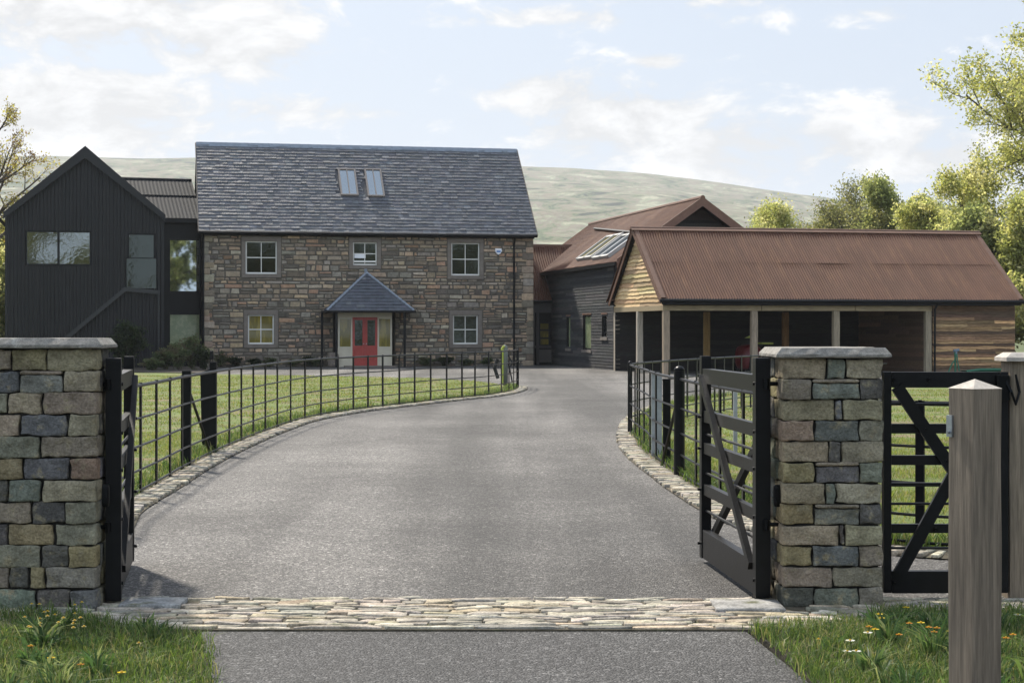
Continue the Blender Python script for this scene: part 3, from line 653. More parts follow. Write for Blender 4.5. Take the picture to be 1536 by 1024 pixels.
for (px, y_) in ((483.0, -.35), (504.5, PY + .12), (607, PY + .12)):
    mb = MB(); x = fx(px, y_); mb.bbox((x - .05, y_ - .05, .0), (x + .05, y_ + .05, PZ - .02), .01); mb.build('porch_post', M['blacktrim'], house)
xs0, xs1 = fx(507, sy), fx(588, sy); d0, d1 = fx(528.6, sy), fx(566.2, sy)
mb = MB(); Zt = 2.10
mb.box((xs0, sy, Zt + .002), (xs1, sy + .1, PZ)); 
for a, b in ((xs0, xs0 + .07), (d0 - .07, d0), (d1, d1 + .07), (xs1 - .07, xs1)): mb.bbox((a, sy - .012, 0), (b, sy + .09, Zt), .006)
for a, b in ((xs0 + .07, d0 - .07), (d1 + .07, xs1 - .07)):
    mb.box((a, sy + .01, 0), (b, sy + .08, .78)); mb.bbox((a, sy - .006, .78), (b, sy + .085, .86), .006); mb.box((a + .06, sy, .12), (b - .06, sy + .02, .66)); mb.box((a, sy + .01, Zt - .07), (b, sy + .08, Zt))
mb.box((xs0, sy + .1, 0), (xs0 + .07, 0, .8)); mb.box((xs1 - .07, sy + .1, 0), (xs1, 0, PZ - .03))
scr = mb.build('porch_screen', M['cream'], house)
for a, b in ((xs0 + .07, d0 - .07), (d1 + .07, xs1 - .07)): mb = MB(); mb.box((a, sy + .04, .86), (b, sy + .05, Zt - .07)); mb.build('pane', M['glassyellow'], scr)
mb = MB(); mb.bbox((pc - 1.05, PY + .25, 0), (pc + 1.15, sy - .02, .06), .01); mb.build('door_step', M['margin'], house)
dm = (d0 + d1) / 2; dr = MB()
for a, b in ((d0, dm - .004), (dm + .004, d1)):
    fw = .1
    dr.bbox((a, sy - .0, .06), (a + fw, sy + .05, Zt), .004); dr.bbox((b - fw, sy, .06), (b, sy + .05, Zt), .004)
    for z0, z1 in ((.06, .28), (.74, .90), (Zt - .12, Zt)): dr.box((a + fw, sy + .002, z0), (b - fw, sy + .048, z1))
    dr.box((a + fw, sy + .018, .28), (b - fw, sy + .04, .74)); dr.bbox((a + fw + .03, sy + .008, .32), (b - fw - .03, sy + .03, .70), .006)
do = dr.build('door', M['red'], house); do['label'] = 'red panelled double door with glazed upper halves'
for a, b in ((d0, dm - .004), (dm + .004, d1)): g = MB(); g.box((a + .09, sy + .022, .89), (b - .09, sy + .034, Zt - .11)); g.build('pane', M['glassdark'], do)
for hx_ in (dm - .06, dm + .06): g = MB(); g.tube([(hx_, sy - .05, .98), (hx_, sy, .98)], .02, 8); g.build('handle', M['steel'], do)
for a, b, zz in ((fx(492, -.5), fx(505, -.5), .42),):
    mb = MB(); rbox(mb, ((a + b) / 2, -.9, .3), (.22, .18, .3), .12, (-1, -.7, -.3, .3, .7, 1), .04, 3, (.17, .14, .12)); o = mb.build('boulder', M['stone'], smooth=True, loc=(H.o[0], H.o[1], 0), rz=H.th)
    tag(o, 'rounded brown boulder standing beside the left post of the porch', 'boulder')

# ================================================================ black metal gabled building
B = Frame(*gp(246, 553), 13.0); bh = tag(B.root('black_clad_building'), 'black corrugated metal building with a steep front gable, left of the stone house', 'building')
BW = 6.15; BE = 6.08; BR = 8.72; BD = 10.0
def bz(x): return BE + (BR - BE) * (1 - abs((x + BW / 2) / (BW / 2)))
w1 = rect(38, 346.5, 137, 398.5, B); w2 = rect(191, 350, 233, 431.5, B)
mb = MB(); holes(mb, -BW, 0, -.1, BE, .03, .3, [w1, w2]); mb.box((-BW, .301, -.1), (-BW + .2, BD, BE)); mb.box((-.2, .301, -.1), (0, BD, BE)); mb.box((-BW, BD - .2, 0), (0, BD, BE))
pent2 = lambda mb, y0, y1: mb.add([(-BW, y0, BE), (0, y0, BE), (-BW / 2, y0, BR), (-BW, y1, BE), (0, y1, BE), (-BW / 2, y1, BR)], [(0, 1, 2), (3, 5, 4), (0, 2, 5, 3), (1, 4, 5, 2), (0, 3, 4, 1)])
pent2(mb, .03, BD)
bw = mb.build('wall', M['blacktrim'], bh)
# the flashing that steps down the wall divides the cladding
tA = B.front(103, 504); tB = B.front(186.7, 434.5); tC = B.front(240, 438.5)
mb = MB(); ribbed(mb, -BW, 0, -.05, bz, .142, .040, [w1, w2]); mb.build('cladding', M['blackmetal'], bw)
mb = MB(); kk = (tB[1] - tA[1]) / (tB[0] - tA[0]); x_lo = tA[0] - tA[1] / kk
yf = -.12; mb.bar((max(x_lo, -BW + .1), yf, 0), (tB[0], yf, tB[1]), .16, .16, (0, 0, 1)); mb.bar((tB[0] - .04, yf - .002, tB[1] + .02), (tC[0], yf - .002, tC[1] - .01), .16, .16); mb.bar((tC[0] - .05, yf + .02, tC[1] - .1), (tC[0] - .05, yf + .02, .1), .06, .1, (0, 1, 0))
mb.build('stair_flashing', mat('dark_grey_metal', (.012, .013, .015), .35, spec=.5), bh)
f = window(bh, *w1[:2], *w1[2:], -.03, M['blacktrim'], M['glassmid'], 2, 1, .07, .09, .1); window(bh, *w2[:2], *w2[2:], -.03, M['blacktrim'], M['glassdark'], 1, 1, .07, .05, .1)
mb = MB(); zr = B.front(200, 388)[1]; mb.box((w2[0] - .03, -.12, w2[2] - .02), (w2[1] + .03, -.105, zr)); mb.build('balustrade_glass', M['glassdark'], bh)
mb = MB(); mb.tube([(w2[0] - .05, -.112, zr + .02), (w2[1] + .05, -.112, zr + .02)], .018, 6)
for xx in (w2[0] - .04, w2[1] + .04): mb.tube([(xx, -.112, w2[2] - .05), (xx, -.112, zr + .02)], .015, 6)
mb.build('balustrade_rail', M['ironpaint'], bh)
mb = MB(); al = math.atan((BR - BE) / (BW / 2)); ov = .05; th_ = .12
for sg in (-1, 1):
    c0 = -BW / 2 + sg * (BW / 2 + ov); z0 = BE - ov * math.tan(al); 
    A = Vector((c0, -.22, z0)); Bv = Vector((-BW / 2, -.22, BR)); A2 = Vector((c0, BD, z0)); B2 = Vector((-BW / 2, BD, BR)); up = Vector((0, 0, th_))
    q = [A, Bv, B2, A2] if sg < 0 else [Bv, A, A2, B2]
    mb.hexa(q + [p + up for p in q])
br = mb.build('roof', M['blacktrim'], bh)
mb = MB()
for sg in (-1, 1):
    c0 = -BW / 2 + sg * (BW / 2 + ov); z0 = BE - ov * math.tan(al); d_ = .34
    mb.hexa([(c0, -.26, z0 - .12), (-BW / 2, -.26, BR - d_), (-BW / 2, -.222, BR - d_), (c0, -.222, z0 - .12), (c0, -.26, z0 + th_ + .02), (-BW / 2, -.26, BR + th_ + .02), (-BW / 2, -.222, BR + th_ + .02), (c0, -.222, z0 + th_ + .02)])
mb.build('verge_board', M['blackmetal'], bh)
mb = MB(); mb.tube([(-BW - .18, -.2, BE - .2), (-BW - .18, BD, BE - .2)], .07, 8); mb.build('gutter', M['blacktrim'], bh)

# ================================================================ glazed link between them
_g = H.loc(0, 0); GX = H.o[0] - .02 * H.u[0] + .7 * H.v[0]; GY = H.o[1] - .02 * H.u[1] + .7 * H.v[1]
G = Frame(GX, GY, 18.0); gl = tag(G.root('glazed_link'), 'narrow black link with tall panes joining the black building to the stone house', 'building')
g1 = rect(253.5, 359, 301, 438.5, G); g2 = rect(253.5, 470, 301, 541, G); GE = G.front(250, 329)[1]; GW = 4.2
mb = MB(); holes(mb, -GW, -.01, -.1, GE, 0, .25, [g1, g2]); mb.box((-GW, .251, -.1), (-.01, 3.4, GE - .01)); mb.build('wall', M['blacktrim'], gl)
window(gl, *g1[:2], *g1[2:], .03, M['blacktrim'], M['glassblue'], 1, 1, .05, .03, .08); wl = window(gl, *g2[:2], *g2[2:], .03, M['blacktrim'], M['glassgreen'], 1, 1, .05, .03, .08)
GR = 8.12; gd = 3.2; a2 = math.atan((GR - GE) / (gd + .2)); sl2 = (gd + .2) / math.cos(a2)
mb = MB(); corr(mb, (-GW, -.2, GE + .05), (1, 0, 0), (0, math.cos(a2), math.sin(a2)), GW + .0, sl2, .16, .004, 6); go = mb.build('roof', M['greymetal'], gl)
mb = MB(); mb.hexa([(-GW, -.2, GE - .05), (0, -.2, GE - .05), (0, gd, GR - .09), (-GW, gd, GR - .09), (-GW, -.2, GE), (0, -.2, GE), (0, gd, GR - .04), (-GW, gd, GR - .04)])
mb.box((-GW, -.28, GE - .14), (0, -.21, GE + .03)); mb.tube([(-GW, gd, GR + .02), (0, gd, GR + .02)], .09, 8); tm = (GE + GR) / 2 + .1; mb.box((-GW, -.2 + (tm - GE) / math.tan(a2) - .01, tm + .05), (0, -.2 + (tm - GE) / math.tan(a2) + .02, tm + .10)); mb.build('ridge_and_eaves_trim', M['blacktrim'], gl)

# ================================================================ dark timber annex (its ridge runs away from us)
A = Frame(*gp(921, 555), TH); an = tag(A.root('dark_timber_annex'), 'dark charred timber building with rusty gabled roof and slim windows behind the open barn', 'building')
AW = 6.6; AE = 4.18; AR = 6.58; AL = 16.2; aovF = -.9; aov = .12; ak = (AR - AE) / (AW / 2); aa = math.atan(ak)
def srect(a, b, c, d): p = A.side(a, d); q = A.side(c, b); return (q[0], p[0], p[1], q[1])
sw = [srect(850.5, 474.5, 856, 522), srect(875, 472, 887, 524), srect(903.5, 471.5, 911, 505.5)]
mb = MB(); t = MB(); holes(t, 0, AL, -.1, AE, .0, .25, sw); mb.v = [(v[1] + .001, v[0], v[2]) for v in t.v]; mb.f = [f[::-1] for f in t.f]; mb.c = t.c
mb.box((.26, .0, -.1), (AW, .25, AE)); mb.box((AW - .25, .251, -.1), (AW, AL, AE)); mb.add([(0, .02, AE), (AW, .02, AE), (AW / 2, .02, AR - .05), (0, AL, AE), (AW, AL, AE), (AW / 2, AL, AR - .05)], [(0, 1, 2), (3, 5, 4), (0, 2, 5, 3), (1, 4, 5, 2), (0, 3, 4, 1)])
aw_ = mb.build('wall', M['interior'], an)
CH = ((.042, .042, .041), (.030, .031, .032), (.055, .053, .05), (.024, .024, .025))
mb = MB(); plank_wall(mb, (0, AL, 0), (0, -1, 0), (0, 0, 1), AL, 0, AE, None, (.10, .14), CH, .004, .022, [(AL - s[1], AL - s[0], s[2], s[3]) for s in sw], .3)
plank_wall(mb, (0, 0, 0), (1, 0, 0), (0, 0, 1), AW, 0, AR - .1, lambda z: (0, AW) if z < AE else ((z - AE) / ak, AW - (z - AE) / ak), (.10, .14), CH, .004, .022, (), .3)
mb.build('boarding', M['dkboards'], aw_)
for i, s in enumerate(sw):
    f = MB(); y0, y1, z0, z1 = s
    for (a, b, c, d) in ((y0, y0 + .07, z0, z1), (y1 - .07, y1, z0, z1), (y0 + .07, y1 - .07, z0, z0 + .06), (y0 + .07, y1 - .07, z1 - .06, z1)): f.box((.02, a, c), (.12, b, d))
    fo = f.build('window', M['blacktrim'], an)
    p = MB(); p.box((.07, y0 + .05, z0 + .04), (.085, y1 - .05, z1 - .04)); p.build('pane', M['glassgreen'] if i < 2 else M['glassblue'], fo)
    p = MB(); p.box((-.06, y0 - .12, z0 - .12), (.05, y1 + .12, z0 - .004)); p.build('sill', M['margin'], fo); p = MB(); p.box((-.04, y0 - .06, z1 + .004), (.02, y1 + .06, z1 + .07)); p.build('lintel', M['rusttrim'], fo)
mb = MB(); RLn = AL + .2 - aovF; slA = (AW / 2 + aov) / math.cos(aa)
z0 = AE - aov * ak + .1
corr(mb, (-aov, AL + .2, z0), (0, -1, 0), (math.cos(aa), 0, math.sin(aa)), RLn, slA, .11, .02, 6, 2, None, .02)
corr(mb, (AW + aov, aovF, z0), (0, 1, 0), (-math.cos(aa), 0, math.sin(aa)), RLn, slA, .11, .02, 6, 1)
ar = mb.build('roof', M['rust'], an)
mb = MB()
for sg in (0, 1):
    xe = -aov if sg == 0 else AW + aov; P = [(xe, aovF, z0 - .16), (AW / 2, aovF, AR - .06), (AW / 2, AL + .2, AR - .06), (xe, AL + .2, z0 - .16)]
    if sg: P = [P[1], P[0], P[3], P[2]]
    mb.hexa(P + [(p[0], p[1], p[2] + .13) for p in P])
mb.build('roof_deck', M['blacktrim'], ar)
mb = MB()
for sg in (0, 1):
    xe = -aov - .02 if sg == 0 else AW + aov + .02; ya, yb = aovF - .05, aovF - .003
    P = [(xe, ya, z0 - .26), (AW / 2, ya, AR - .22), (AW / 2, yb, AR - .22), (xe, yb, z0 - .26)]
    if sg: P = [P[1], P[0], P[3], P[2]]
    mb.hexa(P + [(p[0], p[1], p[2] + .36) for p in P])
mb.tube([(AW / 2, aovF - .06, AR + .10), (AW / 2, AL + .2, AR + .10)], .10, 8)
mb.build('verge_flashing', M['rusttrim'], ar)
mb = MB(); mb.box((-aov - .10, aovF + .02, z0 - .16), (-aov - .005, AL, z0 - .03)); mb.build('gutter', M['blacktrim'], an)
def aroof(px, py): p = A.plane(px, py, (-ak, 0, 1), z0 + aov * ak); return p
nA = Vector((-math.sin(aa), 0, math.cos(aa)))
def slopebar(mb, q, lo, hi):
    P = [aroof(*c) for c in q]; mb.hexa([p + nA * lo for p in P] + [p + nA * hi for p in P])
for frame_m, pane_m, q in ((M['lightgrey'], M['glassyellow'], ((868, 391.5), (891, 389), (934, 354), (914, 356.5))), (M['lightgrey'], M['glassmid'], ((893.5, 390.5), (917, 386.5), (957, 354), (936, 353.5)))):
    P = [aroof(*c) for c in q]; mid = lambda a, b, t: a + (b - a) * t
    y0 = max(p.y for p in P[:1] + P[3:]); y1 = min(P[1].y, P[2].y); y0 = (P[0].y + P[3].y) / 2; y1 = (P[1].y + P[2].y) / 2; x0 = (P[0].x + P[1].x) / 2; x1 = (P[2].x + P[3].x) / 2
    pt = lambda x, y, n: Vector((x, y, z0 + (x + aov) * ak)) + nA * n
    def slab(mb, xa, xb, ya, yb, lo, hi): mb.hexa([pt(xa, ya, lo), pt(xa, yb, lo), pt(xb, yb, lo), pt(xb, ya, lo), pt(xa, ya, hi), pt(xa, yb, hi), pt(xb, yb, hi), pt(xb, ya, hi)][0:8])
    ylo, yhi = min(y0, y1), max(y0, y1); f = MB()
    for a, b in ((ylo, ylo + .12), (yhi - .12, yhi), ((ylo + yhi) / 2 - .05, (ylo + yhi) / 2 + .05)): slab(f, x0, x1, a, b, .0, .16)
    slab(f, x0, x0 + .1, ylo + .12, yhi - .12, 0, .14); slab(f, x1 - .1, x1, ylo + .12, yhi - .12, 0, .14)
    fo = f.build('rooflight', frame_m, ar); g = MB(); slab(g, x0 + .05, x1 - .05, ylo + .05, yhi - .05, .06, .1); g.build('rooflight_pane', pane_m, ar)
mb = MB(); q0 = aroof(893, 345.5); q1 = aroof(956, 352); mb.bar(q0 + nA * .1, q1 + nA * .1, .08, .08, nA); mb.build('blind_rail', M['blacktrim'], ar)

# ================================================================ low rusty-roofed link beside the house
_l = gp(837, 547); K = Frame(_l[0], _l[1], TH); kl = tag(K.root('low_link_building'), 'low dark link with rusty corrugated roof between the stone house and the dark annex', 'building')
KW = 3.0; KE = K.front(815, 452.5)[1]; KR = 5.44; kd = 3.0; ka = math.atan((KR - KE) / (kd + .15))
kw = rect(809, 483, 825, 519, K); kp = rect(829, 484, 832.5, 519, K)
mb = MB(); holes(mb, -KW, -.01, -.1, KE, .0, .2, [kw]); mb.box((-KW, .201, -.1), (-.01, kd, KE)); mb.build('wall', M['interior'], kl)
mb = MB(); zt = K.front(815, 469)[1]; zb = K.front(815, 522)[1]; mb.box((-KW, -.05, zt), (.0, -.001, KE - .02)); xa = K.front(799, 500)[0]
for px in (800, 806.5, 829, 835.5): x = K.front(px, 500)[0]; mb.box((x - .06, -.045, .0), (x + .06, -.001, zt))
mb.box((xa, -.042, zb), (0, -.001, zb + .12)); mb.build('framing', mat('dark_grey_paint', (.05, .046, .042), .5), kl)
mb = MB(); mb.box((xa + .2, -.03, .12), (-.12, -.001, zb - .06)); mb.build('lower_panel', mat('brown_grey_panel', (.085, .075, .065), .6, vs=2, va=.15), kl)
window(kl, *kw[:2], *kw[2:], .02, M['blacktrim'], M['glassyellow'], 1, 3, .06, .06, .06)
mb = MB(); corr(mb, (-KW, -.15, KE + .06), (1, 0, 0), (0, math.cos(ka), math.sin(ka)), KW + .12 + 1.2, (kd + .15) / math.cos(ka), .11, .02, 6, 2, lambda s: (0 if s < KW + .1 else (s - KW - .1) * 2.6, (kd + .15) / math.cos(ka)), .015)
ko = mb.build('roof', M['rust'], kl)
mb = MB(); mb.box((-KW, kd - .1, KR - .05), (1.6, kd + .1, KR + .1)); mb.hexa([(-KW, -.14, KE - .03), (0, -.14, KE - .03), (0, kd, KR - .1), (-KW, kd, KR - .1), (-KW, -.14, KE + .02), (0, -.14, KE + .02), (0, kd, KR - .04), (-KW, kd, KR - .04)]); mb.build('ridge_cap', M['rusttrim'], ko)
mb = MB(); mb.tube([(-KW, -.2, KE), (.05, -.2, KE)], .06, 8); mb.build('gutter', M['blacktrim'], kl)

# ================================================================ the open-fronted barn
D_ = Frame((994 - CX) / F * 60.0, 60.0, TH); ba = tag(D_.root('open_barn'), 'long open fronted timber barn with rusty corrugated roof on grey posts, right of drive', 'barn')
DL = 13.3; DD = 6.4; DE = 2.60; DR = 5.22; dk = (DR - DE) / (DD / 2 + .3); da = math.atan(dk)
xp = D_.front(1394, 500)[0]
mb = MB()
mb.box((xp + .12, .06, -.1), (DL, .2, 2.5)); mb.box((0.02, DD - .2, -.1), (DL, DD, 2.5)); mb.box((DL - .2, .2, -.1), (DL, DD - .2, 2.5)); mb.box((xp - .02, .3, -.1), (xp + .1, DD - .2, 2.45))
mb.add([(.06, .2, 2.45), (.06, DD - .1, 2.45), (.06, DD / 2, DR - .2), (.16, .2, 2.45), (.16, DD - .1, 2.45), (.16, DD / 2, DR - .2)], [(0, 2, 1), (3, 4, 5), (0, 3, 5, 2), (1, 2, 5, 4)])
mb.add([(DL - .1, .1, 2.45), (DL - .1, DD - .1, 2.45), (DL - .1, DD / 2, DR - .2), (DL, .1, 2.45), (DL, DD - .1, 2.45), (DL, DD / 2, DR - .2)], [(0, 2, 1), (3, 4, 5), (0, 3, 5, 2), (1, 2, 5, 4)])
bwl = mb.build('wall', M['interior'], ba)
BR_ = ((0.258, 0.154, 0.077), (0.172, 0.102, 0.055), (0.328, 0.204, 0.099), (0.118, 0.073, 0.045), (0.421, 0.267, 0.13))
mb = MB(); plank_wall(mb, (xp + .14, .055, 0), (1, 0, 0), (0, 0, 1), DL - xp - .14, 0, 2.42, None, (.07, .13), BR_, .022, .045, (), .35, .3)
mb.build('boarding', M['boards'], bwl)['label'] = 'brown weathered horizontal boarding right of the open bays'
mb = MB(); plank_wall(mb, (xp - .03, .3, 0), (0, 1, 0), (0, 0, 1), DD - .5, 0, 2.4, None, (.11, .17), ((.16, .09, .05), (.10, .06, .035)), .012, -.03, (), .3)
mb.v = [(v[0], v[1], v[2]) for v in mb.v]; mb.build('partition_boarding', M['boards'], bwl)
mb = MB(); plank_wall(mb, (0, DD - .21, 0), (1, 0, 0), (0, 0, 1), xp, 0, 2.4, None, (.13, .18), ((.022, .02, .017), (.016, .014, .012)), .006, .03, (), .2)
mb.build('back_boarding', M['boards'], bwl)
TAN = ((.52, .37, .19), (.43, .30, .155), (.58, .43, .24), (.37, .26, .14))
mb = MB(); plank_wall(mb, (.055, DD, 0), (0, -1, 0), (0, 0, 1), DD, 2.42, DR - .18, lambda z: (lambda e: (DD / 2 - e, DD / 2 + e))(min(DD / 2 - .02, (DR - .12 - z) / dk)), (.12, .17), TAN, .02, .05, (), .22, .25)
mb.build('gable_boarding', M['tanboards'], bwl)['label'] = 'pale tan waney boards in the sunlit left gable'
# roof
slD = (DD / 2 + .3) / math.cos(da); zE = DE + .04
mb = MB(); uD = Vector((0, math.cos(da), math.sin(da))); nD = Vector((0, -math.sin(da), math.cos(da))); p0 = Vector((-.16, -.3, zE))
corr(mb, p0, (1, 0, 0), uD, DL + .32, slD * .53, .098, .025, 7, 2, None, .02); corr(mb, p0 + uD * slD * .5 + nD * .014, (1, 0, 0), uD, DL + .32, slD * .5, .098, .025, 7, 2, None, .02)
corr(mb, (DL + .2, DD + .3, zE), (-1, 0, 0), (0, -math.cos(da), math.sin(da)), DL + .42, slD, .098, .02, 5, 1)
dr_ = mb.build('roof', M['rust'], ba)
mb = MB()
for (y0, y1) in ((-.27, DD / 2), (DD + .27, DD / 2 + .001)):
    P = [(-.16, y0, DE - .09), (DL + .14, y0, DE - .09), (DL + .14, y1, DR - .12), (-.16, y1, DR - .12)]
    mb.hexa(P + [(p[0], p[1], p[2] + .08) for p in P])
mb.build('roof_deck', M['interior'], dr_)
mb = MB(); mb.bar((-.24, DD / 2 - .10, DR + .01), (DL + .22, DD / 2 - .10, DR + .01), .22, .03, (0, -.5, 1)); mb.bar((-.24, DD / 2 + .10, DR + .01), (DL + .22, DD / 2 + .10, DR + .01), .22, .03, (0, .5, 1)); mb.tube([(-.24, DD / 2, DR + .06), (DL + .22, DD / 2, DR + .06)], .05, 8)
mb.build('ridge_cap', M['rusttrim'], dr_)
for xv in (-.17, DL + .17):
    mb = MB()
    for s_ in (-1, 1):
        ye_ = DD / 2 + s_ * (DD / 2 + (.32 if s_ < 0 else .06)); mb.bar((xv, ye_, DE - .08), (xv, DD / 2, DR - .06), .03, .14, (0, 0, 1)); mb.bar((xv + (.1 if xv < 0 else -.1), ye_, DE + .075), (xv + (.1 if xv < 0 else -.1), DD / 2, DR + .06), .17, .02, (0, 0, 1))
    mb.build('verge_flashing', M['rusttrim'], dr_)
mb = MB(); mb.tube([(-.2, -.36, DE - .03), (DL + .2, -.36, DE - .03)], .062, 8); mb.box((-.12, -.30, DE - .16), (DL + .1, -.262, DE + .0)); mb.build('gutter', M['blacktrim'], ba)
mb = MB(); x = xp + .17; mb.tube([(x, -.34, DE - .08), (x, -.1, DE - .3), (x, -.08, .05)], .04, 8); mb.build('downpipe', M['blacktrim'], ba)
mb = MB(); zb0 = 2.23
for a, b in ((0, 3.6), (3.62, 7.1), (7.12, xp + .1)): mb.bbox((a, -.02, zb0), (b, .17, 2.42), .012)
mb.bbox((.0, .18, zb0 + .003), (.18, DD - .02, 2.415), .012)
mb.build('beam', M['beam'], ba)
def oak(x, y, w_=.21, col=(.27, .215, .145), z=zb0 - .002, name='post'):
    mb = MB(); rbox(mb, (x, y, z / 2), (w_ / 2, w_ / 2 * .9, z / 2), .02, (-1, -.85, -.4, .1, .5, .85, 1), .008, 2.5, jit(col, .12), rng.random() * 90); return mb.build(name, M['post'], ba, smooth=False)
for px in (1000, 1132, 1255, 1393): oak(D_.front(px, 520)[0], .08, .23)
oak(.10, DD / 2, .22, (.42, .37, .28)); oak(.10, DD - .12, .22, (.38, .33, .25))
for px in (1060, 1178, 1346): oak(D_.front(px, 520, DD * .62)[0], DD * .62, .22, (.26, .13, .05) if px != 1060 else (.33, .20, .07), name='inner_post')
oak(D_.front(1247, 520, 1.0)[0] + .1, 1.0, .12, (.22, .10, .04), name='inner_post')
px0, px1 = D_.front(1327, 500, 4.2)[0], D_.front(1338.5, 500, 4.2)[0]; zt = D_.front(1330, 490.5, 4.2)[1]; zbm = D_.front(1330, 518, 4.2)[1]
eb = tag(empty('electrical_box', (0, 0, 0)), 'pale grey electrical box with round sockets inside the barn right bay', 'electrical box'); eb.location = (D_.o[0], D_.o[1], 0); eb.rotation_euler.z = D_.th
mb = MB(); mb.bbox((px0, 4.15, zbm), (px1, 4.3, zt), .01); mb.box((px0 - .02, 4.29, 0), (px1 + .1, 4.36, 2.2)); mb.build('case', M['palebox'], eb)
w_ = px1 - px0
for fx_, fz in ((.3, .62), (.3, .35), (.8, .62)): mb = MB(); mb.tube([(px0 + w_ * fx_, 4.13, zbm + (zt - zbm) * fz), (px0 + w_ * fx_, 4.16, zbm + (zt - zbm) * fz)], .035, 10); mb.build('socket', M['rubber'], eb)
# machine half hidden behind the second post: dark red hood, yellow-green seat and wing, wheels
tx, tz = D_.front(1123, 520, 2.6); tr = tag(empty('garden_tractor', (0, 0, 0)), 'dark red machine with yellow-green panels parked behind the barn second post', 'tractor'); tr.location = (D_.o[0], D_.o[1], 0); tr.rotation_euler.z = D_.th
mb = MB(); rbox(mb, (tx + .1, 2.9, .55), (.36, .7, .48), .3, (-1, -.8, -.4, 0, .4, .8, 1), .0, 1); mb.build('hood', M['darkred'], tr, smooth=True)
mb = MB(); zz = D_.front(1120, 504, 2.6)[1]; mb.add([(tx - .18, 2.5, zz - .07), (tx + .25, 2.5, zz - .07), (tx + .25, 2.5, zz + .12), (tx - .18, 2.56, zz - .07), (tx + .25, 2.56, zz - .07), (tx + .25, 2.56, zz + .12)], [(0, 1, 2), (3, 5, 4), (0, 3, 4, 1), (1, 4, 5, 2), (2, 5, 3, 0)]); mb.build('canopy_wing', M['yellowgreen'], tr)
xg0, xg1 = D_.front(1142, 515, 2.6)[0], D_.front(1159, 515, 2.6)[0]; zg = D_.front(1150, 515, 2.6)[1]; mb = MB(); mb.bbox((xg0, 2.5, zg - .03), (xg1, 3.0, zg + .04), .02); mb.build('seat', M['yellowgreen'], tr)
for yy in (2.5, 3.5):
    mb = MB(); mb.tube([(tx - .1, yy, .3), (tx + .1, yy, .3)], .3, 16); mb.build('wheel', M['rubber'], tr)
mb = MB(); mb.box((tx + .3, 2.6, .3), (xg1, 2.66, .4)); mb.box((xg1 - .3, 2.6, .35), (xg1 - .22, 2.7, zg)); mb.build('frame', M['rubber'], tr)

# standpipe with hose in front of the barn's boarded wall
sx, sy_ = D_.front(1433, 525, -1.0)[0], -1.0; sp = tag(empty('standpipe', (0, 0, 0)), 'green water standpipe with blue-grey tap and green hose by the boarded barn wall', 'standpipe'); sp.location = (D_.o[0], D_.o[1], 0); sp.rotation_euler.z = D_.th
ztp = D_.front(1433, 526, -1.0)[1]
mb = MB(); mb.tube([(sx, sy_, 0), (sx, sy_, ztp - .05)], .04, 8); mb.build('pipe', M['green'], sp)
mb = MB(); mb.tube([(sx - .06, sy_, ztp), (sx + .14, sy_, ztp + .03)], .05, 8); mb.tube([(sx + .02, sy_ - .03, ztp), (sx + .02, sy_ - .03, ztp - .12)], .035, 8); mb.build('tap', M['bluegrey'], sp)
mb = MB(); mb.tube([(sx + .02, sy_ - .04, ztp - .1), (sx - .06, sy_ - .06, ztp - .35), (sx - .16, sy_ - .1, .4), (sx - .32, sy_ - .1, .06)], .025, 6); mb.tube([(sx + .04, sy_ - .04, ztp - .1), (sx + .05, sy_ - .06, .5), (sx + .1, sy_ - .1, .1)], .022, 6); mb.build('hose', M['green'], sp)
zt_ = D_.front(1470, 553, -1.2)[1]
tb = tag(empty('trough', (0, 0, 0)), 'long low green trough on the ground along the boarded barn wall, right of the standpipe', 'trough'); tb.location = (D_.o[0], D_.o[1], 0); tb.rotation_euler.z = D_.th
x0 = D_.front(1444, 553, -1.2)[0]; x1 = x0 + 2.6
mb = MB(); mb.hexa([(x0 + .25, -1.4, .02), (x1, -1.4, .02), (x1, -1.0, .02), (x0 + .25, -1.0, .02), (x0, -1.5, zt_ - .05), (x1, -1.5, zt_ - .05), (x1, -.9, zt_ - .05), (x0, -.9, zt_ - .05)]); mb.build('basin', M['green'], tb)
mb = MB(); mb.tube([(x0, -1.5, zt_ - .08), (x0 + .5, -1.5, zt_ - .02), (x1, -1.5, zt_ - .02)], .045, 8); mb.build('rim', M['green'], tb)

